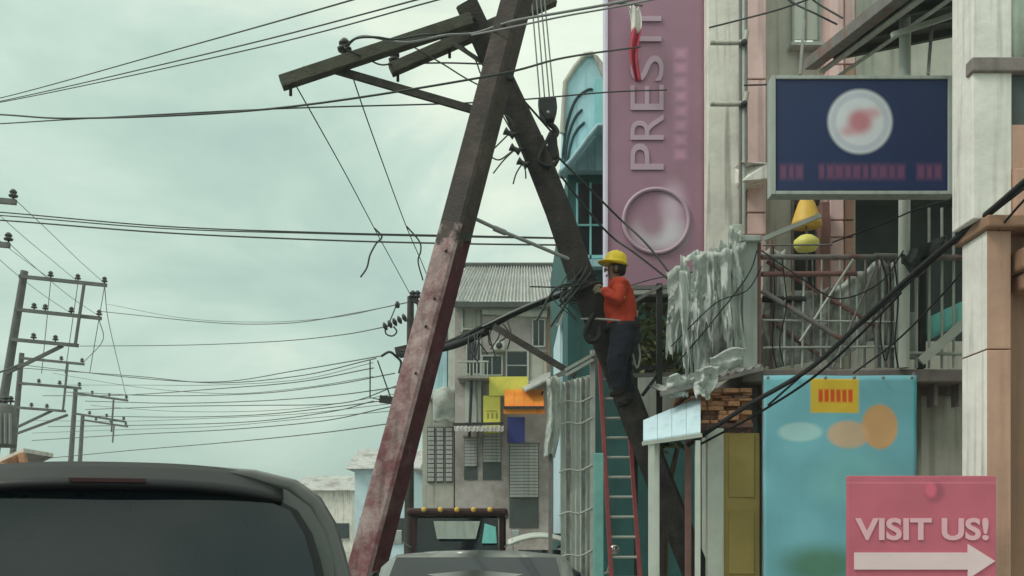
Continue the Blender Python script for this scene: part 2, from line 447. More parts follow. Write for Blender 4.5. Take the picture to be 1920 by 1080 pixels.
# ------------------------------------------------------------------ ground and road
struct(MB().box(-500, 500, -60, 900, -0.6, -0.02).build('ground', M['ground']))
RE = [(0.95, -50), (0.95, 9), (-4.3, 30), (-12.5, 60), (-75, 290)]       # right road edge
LE = [(-7.4, -50), (-7.4, 9), (-13.2, 30), (-21.5, 60), (-84, 290)]      # left road edge
def strip(a, b, z0, z1):
    return MB().prism([(x, y, z1) for x, y in a] + [(x, y, z1) for x, y in reversed(b)], (0, 0, z0 - z1))
struct(strip(RE, LE, -0.019, 0.0).build('road', M['asphalt']))
struct(strip([(x + 16, y) for x, y in RE], RE, -0.019, 0.13).build('pavement', M['concrete'], bevel=0.02))
struct(strip(LE, [(x - 4, y) for x, y in LE], -0.019, 0.13).build('pavement', M['concrete'], bevel=0.02))
def road_mid(y):
    for (a, b), (c, d), (e1, f1), (g, h) in zip(RE, RE[1:], LE, LE[1:]):
        if b <= y <= d:
            t = (y - b) / (d - b)
            return ((a + (c - a) * t) + (e1 + (g - e1) * t)) / 2
for i in range(14):
    y0 = 2 + i * 7.5
    struct(MB().prism([(road_mid(y0) - .07, y0, .005), (road_mid(y0) + .07, y0, .005), (road_mid(y0 + 3) + .07, y0 + 3, .005), (road_mid(y0 + 3) - .07, y0 + 3, .005)],
                      (0, 0, -0.003)).build('lane_marking', M['paint_white']))

# ------------------------------------------------------------------ teal building with the deco gable
YT = 17.0
t = thing('teal_building', 'turquoise building with stepped deco gable and dark hooded window behind the leaning pole', 'building', (2.2, YT + 4, 0))
a, b = P(1066, 900, YT), P(1330, 300, YT)
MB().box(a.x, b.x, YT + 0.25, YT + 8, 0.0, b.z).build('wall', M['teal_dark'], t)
gp = [(1052, 318), (1054, 250), (1060, 155), (1078, 126), (1097, 103), (1112, 101), (1139, 138), (1230, 138), (1230, 318)]
gable = MB().pprism(gp, YT, 0.45).build('gable', M['teal'], t, bevel=0.02)
# raised rim along the gable outline
MB().tube([P(x, y, YT - 0.02) for x, y in gp[1:6]], 0.05, 6).build('gable_rim', M['greywall'], gable)
MB().pprism([(1112, 99), (1120, 103), (1146, 136), (1230, 136), (1230, 146), (1132, 146)], YT - 0.12, 0.6).build('gable_coping', M['greywall'], gable, bevel=0.01)
for pts in ([(1054, 300), (1062, 240), (1078, 190), (1100, 170), (1112, 168)],
            [(1058, 305), (1066, 255), (1078, 222), (1092, 205)],
            [(1062, 310), (1072, 266), (1082, 244), (1094, 232), (1096, 231)]):
    MB().tube(ppath([(x, y, YT - 0.004) for x, y in pts], 5), [0.012] + [0.026] * (5 * (len(pts) - 1) - 1) + [0.012], 6).build('curved_groove', M['groove'], gable)
MB().pprism([(1116, 148), (1230, 148), (1230, 245), (1116, 245)], YT - 0.10, 0.09).build('gable_panel', M['teal_mid'], gable)
# projecting hood: a shallow faceted lip with a dark underside
def hood(u, v):
    prof = [(1046, 334), (1066, 312), (1090, 280), (1112, 252), (1160, 250), (1240, 250)]
    k = min(int(u * 5), 4); f_ = u * 5 - k
    px = prof[k][0] * (1 - f_) + prof[k + 1][0] * f_; py = prof[k][1] * (1 - f_) + prof[k + 1][1] * f_
    q = P(px, py, YT)
    return Vector((q.x, YT - 0.9 * v - 0.02, q.z - 0.22 * v))
MB().grid(hood, 20, 4).build('hood', M['teal'], t, solid=0.06)
for k, (x0, x1) in enumerate(((1084, 1106), (1109, 1134), (1138, 1200))):
    w = MB().pbox(x0, 345, x1, 478, YT + 0.16, 0.05).build('window', M['dark_glass'], t)
    fr = MB()
    fr.pbox(x0 - 3, 342, x0, 481, YT + 0.08, 0.14); fr.pbox(x1, 342, x1 + 3, 481, YT + 0.083, 0.14)
    fr.pbox(x0 - 3, 478, x1 + 3, 484, YT + 0.06, 0.18); fr.pbox(x0, 420, x1, 423, YT + 0.10, 0.05)
    fr.build('window_frame', M['teal_mid'], w)
MB().pbox(1070, 486, 1300, 500, YT - 0.1, 0.34).build('ledge', M['teal'], t, bevel=0.01)
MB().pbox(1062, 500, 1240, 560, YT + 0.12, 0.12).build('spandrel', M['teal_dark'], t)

# aqua annex in front of the grey house
YA = 19.0
t = thing('aqua_annex', 'pale aqua sheet-clad annex behind the pole at the worker\'s back', 'building', (P(1085, 900, YA).x, YA + 2, 0))
a, b = P(1050, 690, YA), P(1180, 545, YA)
MB().prism([P(1050, 1000, YA), P(1050, 600, YA), P(1072, 548, YA), P(1180, 520, YA), P(1180, 1000, YA)], (0, 3, 0)).build('wall', M['aqua'], t)
MB().bar(P(1044, 612, YA - 0.1), P(1074, 546, YA - 0.1), 0.12, 0.06).build('barge_board', M['rail_pale'], t)
MB().bar(P(1048, 560, YA - 0.15), P(1120, 500, YA - 0.15), 0.07, 0.07).build('brace', M['rail'], t)
for i in range(3):
    MB().pbox(1053 + i * 20, 618, 1071 + i * 20, 700, YA - 0.03, 0.028).build('sheet', M['aqua'], t, bevel=0.008)

# ------------------------------------------------------------------ grey house with tin roof, far centre
YH = 30.0
t = thing('grey_house', 'grey three-storey house with a corrugated tin roof, far down the street', 'house', (P(950, 1000, YH).x, YH + 4, 0))
MB().pbox(853, 575, 1052, 1110, YH, 8).build('wall', M['grey_house'], t)
n_sh = 9
L0, L1, R0, R1 = P(836, 566, YH - 0.55), P(876, 499, YH + 2.0), P(1078, 566, YH - 0.55), P(1052, 499, YH + 2.0)
for i in range(n_sh):
    u0, u1 = i / n_sh, (i + 1) / n_sh
    dz = random.uniform(0, 0.02)
    def sheet(u, v, u0=u0, u1=u1, dz=dz):
        s_ = u0 + (u1 - u0) * u
        q = L0.lerp(R0, s_).lerp(L1.lerp(R1, s_), v)
        return q + Vector((0, -0.03, 0.03)) * math.cos(u * 2 * math.pi * 4) + Vector((0, 0, dz))
    MB().grid(sheet, 32, 3).build('roof_sheet', M['tin'], t)
MB().tube([L1 + Vector((-0.1, 0, 0.03)), R1 + Vector((0.1, 0, 0.03))], 0.09, 8).build('ridge_cap', M['tin_dark'], t)
MB().bar(L0 + Vector((0, 0, -0.08)), R0 + Vector((0, 0, -0.08)), 0.08, 0.16).build('fascia', M['tin_dark'], t)
MB().prism([L0, L1, P(876, 566, YH + 2)], (0.05, 0, 0)).build('roof_gable', M['grey_house'], t)
MB().prism([R0, R1, P(1052, 566, YH + 2)], (-0.05, 0, 0)).build('roof_gable', M['grey_house'], t)
# storey mouldings, corner posts, upper window and hanging awning roll
MB().pbox(864, 575, 868, 622, YH - 0.10, 0.14).build('pilaster', M['rail_pale'], t)
MB().pbox(868, 574, 1046, 579, YH - 0.12, 0.16).build('moulding', M['rail_pale'], t)
MB().pbox(868, 614, 902, 618, YH - 0.10, 0.12).build('moulding', M['rail_pale'], t)
w = MB().pbox(870, 580, 900, 613, YH - 0.02, 0.04).build('window', M['greywall'], t)
MB().tube([P(904, 582, YH - .1), P(1026, 586, YH - .1)], [0.13, 0.18], 8).build('awning_roll', M['off_white'], t)
MB().pprism([(905, 592), (1028, 594), (1028, 660), (905, 660)], YH - 0.06, 0.05).build('shutter_panel', M['grey_house'], t)
for x in (1027, 1044):
    MB().pbox(x, 580, x + 4, 720, YH - 0.12, 0.15).build('corner_post', M['tan_dark'] if x < 1040 else M['rail_pale'], t)
w = MB().pbox(950, 658, 990, 712, YH - 0.03, 0.04).build('window', M['dark_glass'], t)
fr = MB(); fr.pbox(948, 655, 951, 715, YH - 0.08, 0.07); fr.pbox(988, 655, 992, 720, YH - 0.083, 0.08); fr.pbox(951, 655, 988, 658, YH - 0.08, 0.07); fr.pbox(951, 684, 988, 686, YH - 0.07, 0.05)
fr.build('window_frame', M['rail_pale'], w)
MB().pbox(994, 660, 1026, 722, YH - 0.025, 0.03).build('shutter', M['greywall'], t)
MB().prism([P(975, 725, YH - 0.02), P(1050, 690, YH - 0.02), P(1054, 700, YH - 1.2), P(985, 735, YH - 1.2)], (0, 0, 0.05)).build('side_eave', M['tin'], t)
for (x0, y0, x1, y1) in ((905, 800, 940, 900), (955, 830, 1010, 990), (870, 820, 895, 900)):
    w = MB().pbox(x0, y0, x1, y1, YH - 0.02, 0.03).build('shop_opening', M['dark_room'], t)
    yy = y0 + 1
    while yy < y0 + (y1 - y0) * .62:
        MB().pbox(x0 + 1, yy, x1 - 1, yy + 5.2, YH - .07, .04).build('shutter_slat', M['tin'], w, bevel=.01)
        yy += 6
    MB().pbox(x0 - 2, y0 - 4, x1 + 2, y0, YH - .15, .14).build('lintel', M['concrete'], w)

for (x0, y0, x1, y1) in ((876, 640, 900, 700), (905, 668, 940, 702), (1000, 600, 1020, 648)):
    w = MB().pbox(x0, y0, x1, y1, YH - 0.07, 0.03).build('window', M['dark_glass'], t)
    fr = MB(); fr.pbox(x0 - 2.5, y0 - 2.5, x0, y1 + 2.5, YH - .14, .1); fr.pbox(x1, y0 - 2.5, x1 + 2.5, y1 + 2.5, YH - .143, .1); fr.pbox(x0, y0 - 2.5, x1, y0, YH - .14, .1); fr.pbox(x0, y1, x1, y1 + 2.5, YH - .16, .12)
    fr.pbox((x0 + x1) / 2 - .8, y0, (x0 + x1) / 2 + .8, y1, YH - .12, .04)
    fr.build('window_frame', M['rail_pale'], w)
MB().pbox(858, 704, 916, 709, YH - .9, .9).build('balcony_floor', M['concrete'], t)
MB().pbox(858, 676, 916, 679, YH - .9, .06).build('balcony_rail', M['rail_pale'], t)
for i in range(9):
    MB().pbox(860 + i * 6.6, 679, 862 + i * 6.6, 704, YH - .88, .04).build('baluster', M['rail_pale'], t)
ac = MB().pbox(926, 640, 946, 656, YH - .5, .45).build('air_conditioner', M['off_white'], t, bevel=.02)
MB().lathe(P(936, 648, YH - .52), [(.09, -.01), (.10, 0), (.09, .01)], 12, (0, 1, 0)).build('fan_grille', M['steel_dark'], ac)
MB().pbox(872, 712, 902, 792, YH - .35, .3).build('white_pier', M['off_white'], t)
MB().tube([P(886, 640, YH - .4), P(884, 720, YH - .5), P(880, 820, YH - .5)], .05, 6).build('riser_pipe', M['steel_dark'], t)
MB().tube([P(896, 640, YH - .4), P(893, 730, YH - .5), P(896, 820, YH - .5)], .035, 6).build('riser_pipe', M['rail'], t)
MB().bar(P(850, 796, YH - 1), P(944, 794, YH - 1), .06, .08).build('awning_beam', M['steel_dark'], t)
for i in range(6):
    def aws(u, v, i=i):
        return P(852 + i * 15.5 + 15 * u, 797 + 12 * v, YH - .3 - 1.1 * v) + Vector((0, 0, .02 * math.cos(u * 12.6)))
    MB().grid(aws, 10, 2).build('lean_to_sheet', M['tin'], t, solid=.01)
tag(MB().pbox(917, 706, 990, 742, YH - 0.5, 0.08).build('shop_sign', M['yellow'], bevel=0.01), 'lime yellow shop sign under the window of the grey house', 'sign')
tag(MB().pbox(906, 742, 938, 812, YH - 0.45, 0.1).build('shop_sign', marks_mat('lime_print', obs(166, 168, 74), [
    ('b', 0.0, 0.66, 0.17, 0.012, 0.1, obs(80, 84, 30), 1), ('b', -0.11, 0.52, 0.035, 0.09, 0.3, obs(110, 114, 50), 1), ('b', 0.02, 0.52, 0.035, 0.09, 0.3, obs(110, 114, 50), 1), ('b', 0.15, 0.52, 0.035, 0.09, 0.3, obs(110, 114, 50), 1)])),
    'narrow upright lime panel beside the orange awning', 'sign')
aw = thing('orange_awning', 'orange shop awning below the lime sign of the grey house', 'awning', P(983, 780, YH - 0.8))
for i in range(4):
    x0, x1 = 946 + i * 18.5, 946 + (i + 1) * 18.5 - 0.5
    MB().prism([P(x0, 732, YH - 0.5), P(x1, 732, YH - 0.5), P(x1, 765, YH - 1.3), P(x0, 765, YH - 1.3)], (0, 0, 0.03)).build('awning_panel', M['orange'], aw)
MB().pbox(944, 767, 1022, 776, YH - 1.32, 0.05).build('valance', M['orange'], aw)
MB().bar(P(1018, 735, YH - 0.6), P(1006, 770, YH - 1.28), 0.06).build('awning_arm', M['steel_dark'], aw)
MB().bar(P(945, 764, YH - 1.36), P(1020, 764, YH - 1.36), 0.07).build('front_bar', M['steel_dark'], aw)
tag(MB().pbox(951, 782, 984, 830, YH - 0.6, 0.05).build('banner', M['navy_print']), 'navy blue banner hanging under the orange awning', 'banner')

# narrow building at the left flank of the grey house
YB = 31.0
t = thing('side_building', 'narrow teal-fronted building squeezed between the red pole and the grey house', 'building', (P(825, 1000, YB).x, YB + 3, 0))
MB().pbox(792, 590, 851, 1110, YB, 7).build('wall', M['greywall'], t)
MB().pbox(806, 582, 842, 655, YB - 0.12, 0.1).build('upper_panel', M['tin_dark'], t)
MB().pbox(804, 656, 838, 738, YB - 0.14, 0.12).build('teal_panel', M['teal'], t)
MB().pbox(840, 575, 853, 735, YB - 0.25, 0.3).build('corner_post', M['off_white'], t)
MB().pbox(800, 738, 852, 746, YB - 0.5, 0.5).build('ledge', M['off_white'], t)
for i in range(3):
    w = MB().pbox(801 + i * 17, 800, 815 + i * 17, 905, YB - 0.05, 0.04).build('shutter', M['tin_dark'], t)
    for j in range(12):
        MB().pbox(802 + i * 17, 802 + j * 8.5, 814 + i * 17, 809 + j * 8.5, YB - .09, .035).build('shutter_slat', M['tin'], w, bevel=.01)
def jug(u, v):
    q = P(812 + 42 * u, 728 + 62 * v, YB - 0.55)
    return q + Vector((0, -0.25 * math.sin(math.pi * u) * math.sin(math.pi * min(1, v + .15)) + 0.05 * noise.noise(Vector((u * 3, v * 3, 2))), -0.05 * math.sin(u * 9)))
tag(MB().grid(jug, 12, 12).build('white_sack', M['cloth_white'], solid=0.03), 'white sack hung on the front of the narrow teal-fronted building', 'sack')

# ------------------------------------------------------------------ row of low shops and trees farther down the road
def far_house(label, px0, px1, py_top, Y, wallm, roofm, nwin, group=None):
    t = thing('far_house', label, 'house', (P((px0 + px1) / 2, 1000, Y).x, Y + 4, 0), group)
    a, b = P(px0, py_top, Y), P(px1, py_top, Y)
    MB().box(a.x, b.x, Y, Y + 8, 0, a.z).build('wall', wallm, t)
    MB().prism([(a.x - .4, Y - .5, a.z), (a.x - .4, Y + 4, a.z + 1.4), (a.x - .4, Y + 8.5, a.z)], (b.x - a.x + .8, 0, 0)).build('roof', roofm, t)
    for i in range(nwin):
        u = (i + .5) / nwin
        x = a.x + (b.x - a.x) * u
        for z in (1.2, 4.0):
            if z + 1.4 < a.z:
                w = MB().box(x - .5, x + .5, Y - .06, Y - .01, z, z + 1.2).build('window', M['dark_glass'], t)
                MB().box(x - .58, x + .58, Y - .14, Y - .062, z - .1, z - 0.005).build('sill', M['concrete'], w)
    return t
far_house('low cream shophouse with tin roof, left of the red pole far off', 560, 660, 920, 78, M['cream'], M['tin'], 3)
far_house('grey shophouse with a dark roof, farthest along the road', 440, 545, 932, 96, M['grey_house'], M['tin_dark'], 4)
far_house('pale green shophouse behind the foot of the red pole', 665, 775, 880, 52, M['aqua'], M['tin'], 2)
far_house('tan house across the road under the crossarm poles', 190, 330, 925, 85, M['tan'], M['tin_dark'], 4)

def crown(cx, cy, cz, rx, ry, rz, n, size, m, name, parent):
    v, f = [], []
    rnd = random.Random(int(cx * 100) + n)
    lobes = [(rnd.uniform(-.6, .6), rnd.uniform(-.6, .6), rnd.uniform(-.5, .6), rnd.uniform(.35, .6)) for _ in range(9)]
    for i in range(n):
        lx, ly, lz, lr = rnd.choice(lobes)
        d = Vector((rnd.gauss(0, 1), rnd.gauss(0, 1), rnd.gauss(0, 1))).normalized() * lr * rnd.uniform(.6, 1.05)
        c = Vector((cx + (lx + d.x) * rx, cy + (ly + d.y) * ry, cz + (lz + d.z) * rz))
        a = Vector((rnd.gauss(0, 1), rnd.gauss(0, 1), rnd.gauss(0, .6))).normalized()
        b = a.cross(Vector((rnd.gauss(0, 1), rnd.gauss(0, 1), rnd.gauss(0, 1)))).normalized()
        s = size * rnd.uniform(.6, 1.3)
        o = len(v)
        v += [c - a * s, c - b * s * .45, c + a * s, c + b * s * .45]; f.append((o, o + 1, o + 2, o + 3))
    mb = MB(); mb.add(v, f)
    return mb.build(name, m, parent)
def tree(label, px, Y, h, r, m, n, size, cat='tree', name='tree'):
    x = (px - 960) / F * Y
    t = thing(name, label, cat, (x, Y, 0))
    tr = MB()
    tr.tube([(x, Y, 0), (x + .1, Y, h * .3), (x, Y + .1, h * .75)], [.05 * h * .6, .035 * h * .6, .01 * h], 8)
    for k in range(5):
        a = k * 1.3
        tr.tube([(x + .05, Y, h * (.3 + .06 * k)), (x + math.cos(a) * r * .6, Y + math.sin(a) * r * .6, h * (.55 + .07 * k))], [.02 * h * .6, .006 * h], 6)
    tr.build('trunk', M['bark'], t)
    crown(x, Y, h * .68, r, r, h * .34, n, size, m, 'crown', t)
    return t
tree('round green tree beyond the van roof, left side of the road', 395, 70, 5.0, 2.6, M['leaf_far'], 2600, .22)
tree('small tree standing between the far shophouses', 552, 88, 5.2, 2.0, M['leaf_far'], 1800, .22)
tree('dusty olive tree behind the worker and dark steel post', 1228, 14.6, 5.5, 0.62, M['leaf'], 2600, .085)

# ------------------------------------------------------------------ lettering
def letters(name, body, cap_h, width, centre, m, parent, rot=0.0, depth=0.02, bold=0.0):
    """mesh lettering in the XZ plane facing the camera; rot turns it anticlockwise"""
    cu = bpy.data.curves.new(name, 'FONT')
    cu.body = body; cu.size = 1.0; cu.extrude = 0.5; cu.offset = bold
    tmp = bpy.data.objects.new('tmp', cu); COL.objects.link(tmp)
    dg = bpy.context.evaluated_depsgraph_get()
    me = bpy.data.meshes.new_from_object(tmp.evaluated_get(dg))
    bpy.data.objects.remove(tmp); bpy.data.curves.remove(cu)
    xs = [v.co.x for v in me.vertices]; ys = [v.co.y for v in me.vertices]
    cx, cy = (min(xs) + max(xs)) / 2, (min(ys) + max(ys)) / 2
    sx = width / (max(xs) - min(xs)); sy = cap_h / (max(ys) - min(ys))
    c, s_ = math.cos(rot), math.sin(rot)
    mb = MB(); V = []
    for v in me.vertices:
        x, z = (v.co.x - cx) * sx, (v.co.y - cy) * sy
        V.append(Vector(centre) + Vector((x * c - z * s_, -v.co.z * depth - depth / 2, x * s_ + z * c)))
    mb.add(V, [tuple(p.vertices) for p in me.polygons])
    bpy.data.meshes.remove(me)
    return mb.build(name, m, parent)

# ------------------------------------------------------------------ tall maroon fin sign
YS = 14.0
k_ = YS / F
t = thing('fin_sign', 'tall maroon vertical fin sign with raised grey letters and ring logo', 'sign', (P(1230, 1000, YS).x, YS + .2, P(1230, 545, YS).z))
z0 = P(0, 548, YS).z
cz = lambda py: P(0, py, YS).z - z0
cx = lambda px: (px - 1229) * k_
small = [('b', cx(1276), cz(100 + 27 * i), 10 * k_, 8 * k_, 0.9, obs(148, 116, 130), 0.7) for i in range(8)]
face = MB().pbox(1140, -90, 1318, 548, YS, 0.32)
m_face = marks_mat('maroon_print', obs(114, 90, 100), small + [
    ('e', cx(1240), cz(436), 44 * k_, 30 * k_, 0.6, obs(156, 160, 160), 0.95), ('e', cx(1222), cz(412), 26 * k_, 34 * k_, 0.5, obs(114, 90, 100), 0.9),
    ('e', cx(1262), cz(385), 20 * k_, 34 * k_, 0.9, obs(160, 152, 158), 0.7)])
face.build('sign_face', m_face, t)
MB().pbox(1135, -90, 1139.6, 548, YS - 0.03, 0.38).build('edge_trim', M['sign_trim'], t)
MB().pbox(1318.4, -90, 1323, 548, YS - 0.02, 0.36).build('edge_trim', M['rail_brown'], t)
MB().pbox(1135, 548.5, 1323, 556, YS - 0.025, 0.37).build('bottom_trim', M['steel_dark'], t)
for ch, y0, y1 in (('P', 320, 268), ('R', 264, 213), ('E', 208, 158), ('S', 154, 103)):
    letters('letter', ch, 62 * k_, (y0 - y1) * k_ * 0.94, P(1213, (y0 + y1) / 2, YS - 0.012), M['sign_letter'], t, rot=R(90), depth=0.010, bold=0.0)
for y0 in (30, 68):
    MB().pbox(1186, y0, 1240, y0 + 9, YS - 0.03, 0.028).build('letter_stroke', M['sign_letter'], t)
ring = MB()
ring.tube([P(1230 + 61 * math.cos(a_), 414 + 60 * math.sin(a_), YS - 0.02) for a_ in [i * 2 * math.pi / 40 for i in range(41)]], 0.028, 6)
ring.build('ring_logo', M['sign_letter'], t)
for y0 in (60, 300, 520):
    MB().bar(P(1300, y0, YS + .2), P(1335, y0, YS + .2), 0.06).build('bracket', M['steel_dark'], t)
# faded flag hanging by the sign edge
def flag(u, v):
    w_ = 20 * (1 - .3 * v)
    q = P(1178 + u * w_ + 4 * math.sin(v * 7) + 9 * v, 12 + 140 * v, YS - 0.25)
    return q + Vector((0, .05 * math.sin(u * 9 + v * 5), .03 * math.sin(u * 7)))
fl = thing('flag', 'limp red and white cloth flag hanging beside the maroon sign letters', 'flag', P(1185, 0, YS - .25))
MB().grid(lambda u, v: flag(u, .33 + .67 * v), 8, 14).build('red_field', mat('flag_red', obs(128, 50, 60), 0.8, 0.2, 6, bump=0.2), fl, solid=0.006)
MB().grid(lambda u, v: flag(u, .33 * v), 8, 8).build('white_field', M['cream_light'], fl, solid=0.006)
MB().tube([P(1150, 4, YS - .26), P(1205, 10, YS - .26)], 0.02, 6).build('flag_staff', M['rail'], fl)

# ------------------------------------------------------------------ pink building: facade, balcony, canopy
YP = 14.0
t = thing('pink_building', 'pink and cream building with cluttered balcony and stepped pillars on the right', 'building', (4.2, YP + 4, 0))
a, b = P(1326, 1000, YP), P(2100, -400, YP)
# rear wall in strips either side of the openings
wall = MB()
wall.pbox(1436, -400, 2300, -120, YP + .3, .4); wall.pbox(1436, -120, 1488, 1110, YP + .3, .4)
wall.pbox(1540, -120, 1556, 1110, YP + .3, .4); wall.pbox(1556, -120, 1604, 1110, YP + .5, .2); wall.pbox(1488, 80, 1540, 372, YP + .3, .4)
wall.pbox(1488, 545, 1540, 1110, YP + .305, .39); wall.pbox(1604, -120, 2300, 300, YP + .3, .4); wall.pbox(1604, 640, 2300, 1110, YP + .3, .4)
wall.build('wall', M['greywall'], t)
MB().pbox(1326, -400, 1388, 470, YP - .25, 0.5).build('cream_pier', M['cream'], t, bevel=0.02)
MB().pbox(1326, 470, 1420, 1110, YP - .1, 0.4).build('lower_pier', M['greywall'], t)
for y0, y1 in ((-400, 148), (150, 398), (400, 440), (442, 560)):
    MB().pbox(1402, y0, 1436, y1 - 1, YP - .2, 0.5).build('pink_panel', M['pink'], t, bevel=0.008)
for y0, y1 in ((-400, 120), (122, 372), (374, 412), (414, 444), (446, 486), (488, 560)):
    MB().pbox(1557, y0, 1582, y1 - 1, YP - .15, 0.5).build('pink_panel', M['pink'], t, bevel=0.008)
    MB().pbox(1584, y0, 1603, y1 - 1, YP - .02, 0.4).build('pink_panel', M['tan'] if y1 > 120 else M['pink'], t, bevel=0.008)
MB().prism([P(1376, 345, YP - .2), P(1376, 312, YP - .2), P(1392, 304, YP - .55), P(1442, 304, YP - .55), P(1442, 336, YP - .55), P(1392, 338, YP - .55)], (0, .6, 0)).build('band_ledge', M['cream_light'], t, bevel=0.02)
MB().pbox(1541, 378, 1556, 548, YP - .4, .25).build('brown_post', M['rail_brown'], t, bevel=0.01)
for x, y0, y1 in ((1388, -300, 450), (1399, -300, 300)):
    MB().tube([P(x, y0, YP - .5), P(x, y1, YP - .5)], 0.022, 8).build('downpipe', M['rail'], t)
MB().tube([P(1393, -300, YP - .48), P(1393, 80, YP - .48), P(1393, 440, YP - .48)], 0.035, 8).build('downpipe', M['off_white'], t)
for y0 in (80, 195):
    MB().tube(smooth_path([P(1332, y0, YP - .45), P(1380, y0, YP - .52), P(1396, y0 - 4, YP - .55), P(1400, y0 - 22, YP - .55)], 4), 0.035, 8).build('pipe_clamp', M['greywall'], t)
    MB().lathe(P(1395, y0, YP - .58), [(0.04, -.03), (0.05, 0), (0.04, .03)], 8, (0, 1, 0)).build('pipe_joint', M['steel_dark'], t)
# upper window with pale glass, and dark lower window
w = MB().pbox(1490, -120, 1538, 74, YP + .34, .03).build('window', M['pale_glass'], t)
fr = MB(); fr.pbox(1486, -120, 1490, 78, YP + .2, .14); fr.pbox(1538, -120, 1543, 78, YP + .2, .14); fr.pbox(1484, 78, 1546, 84, YP + .1, .25); fr.pbox(1512, -120, 1514, 74, YP + .27, .06)
fr.build('window_frame', M['grey_paint'], w)
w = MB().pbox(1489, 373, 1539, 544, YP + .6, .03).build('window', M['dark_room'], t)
fr = MB(); fr.pbox(1486, 420, 1541, 423, YP + .25, .1); fr.pbox(1512, 373, 1514.5, 544, YP + .27, .06); fr.pbox(1486, 373, 1489, 544, YP + .22, .12)
fr.build('window_frame', M['rail'], w)
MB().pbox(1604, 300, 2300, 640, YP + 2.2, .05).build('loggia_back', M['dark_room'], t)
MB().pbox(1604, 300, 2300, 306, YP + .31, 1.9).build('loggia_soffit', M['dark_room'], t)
# balcony slab, front beam, ribs of the ceiling below
YF = 11.0
MB().pbox(1392, 692, 1812, 716, YF, 3.2).build('balcony_slab', M['slab'], t, bevel=0.015)
MB().pbox(1392, 716.5, 1812, 742, YF + .35, .25).build('balcony_beam', M['slab'], t)
for i in range(9):
    x = 1430 + i * 46
    MB().pbox(x, 718, x + 7, 760, YF + .12, .2).build('beam_bracket', M['slab'], t)
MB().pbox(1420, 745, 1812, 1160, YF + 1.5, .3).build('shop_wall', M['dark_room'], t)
MB().pbox(1728, 742, 1806, 1160, YF + .4, .3).build('shop_pier', M['greywall'], t)
# grey balcony column with cap and dark flank
MB().pbox(1394, 452, 1421, 691, YF - .05, .32).build('balcony_column', M['grey_paint'], t, bevel=0.012)
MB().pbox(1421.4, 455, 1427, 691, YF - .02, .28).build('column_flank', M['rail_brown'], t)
MB().pbox(1389, 440, 1429, 451.6, YF - .12, .45).build('column_cap', M['grey_paint'], t, bevel=0.012)
MB().pbox(1374, 420, 1393, 691, YF + .35, .2).build('balcony_column', M['off_white'], t, bevel=0.01)
# rails
def rail_bar(x0, y0, x1, y1, r, m, Y=YF + .02, name='rail'):
    return MB().tube([P(x0, y0, Y), P(x1, y1, Y)], r, 8).build(name, m, t)
rail_bar(1428, 482, 1640, 482, .030, M['rail'])
rail_bar(1428, 514, 1606, 513, .030, M['rail_brown'], YF + .05)
rail_bar(1430, 460, 1560, 459, .010, M['rail'], YF + .06)
rail_bar(1430, 561, 1510, 561, .036, M['steel_dark'], YF + .1)
rail_bar(1428, 545, 1585, 640, .030, M['rail'], YF - .02, 'diagonal_brace')
rail_bar(1438, 490, 1648, 615, .026, M['rail_brown'], YF + .12, 'diagonal_brace')
rail_bar(1430, 590, 1545, 672, .022, M['rail_brown'], YF + .15, 'diagonal_brace')
rail_bar(1640, 480, 1830, 484, .034, M['rail'], YF + .02)
rail_bar(1690, 662, 1812, 664, .020, M['rail_pale'], YF + .02)
rail_bar(1446, 450, 1446, 690, .016, M['rail_brown'], YF + .16, 'baluster')
for x, m in ((1644, 'rail'), (1655, 'rail_pale'), (1667, 'rail'), (1680, 'rail_pale'), (1718, 'rail_pale'), (1742, 'rail_pale'), (1766, 'rail_pale'), (1788, 'rail_pale'), (1808, 'rail_pale'), (1820, 'rail_pale')):
    up = 390 if x > 1735 else 482
    rail_bar(x, up, x, 690, .016 if x > 1735 else .02, M[m], YF + .04 + .01 * (x % 3), 'baluster')
for i in range(11):
    x = 1456 + i * 17 + random.uniform(-3, 3)
    rail_bar(x, 484 if i % 3 else 515, x + random.uniform(-4, 4), 690, random.choice((.009, .012, .015)), M['rail_pale'] if i % 2 else M['rail'], YF + .08 + .004 * i, 'baluster')
rail_bar(1430, 600, 1690, 604, .012, M['rail_pale'], YF + .03)
rail_bar(1430, 652, 1690, 650, .014, M['rail_pale'], YF + .06)
rail_bar(1600, 486, 1500, 640, .014, M['rail_pale'], YF - .01, 'diagonal_brace')
rail_bar(1640, 505, 1560, 690, .012, M['rail'], YF + .0, 'diagonal_brace')
MB().pbox(1706, 585, 1722, 672, YF + .1, .08).build('meter_box', M['grey_paint'], t, bevel=0.01)
MB().pbox(1725, 470, 1736, 690, YF + .12, .1).build('steel_upright', M['steel_dark'], t)
# pale bent awning frame bar over the rail, and tall white pipe
MB().bar(P(1432, 448, YF + .2), P(1538, 404, YF + .2), .06, .05).build('awning_bar', M['rail_pale'], t)
MB().tube([P(1694, 690, YF - .05), P(1696, 350, YF - .05), P(1697, 60, YF - .05), P(1693, -60, YF - .05)], .062, 10).build('white_pipe', M['off_white'], t)
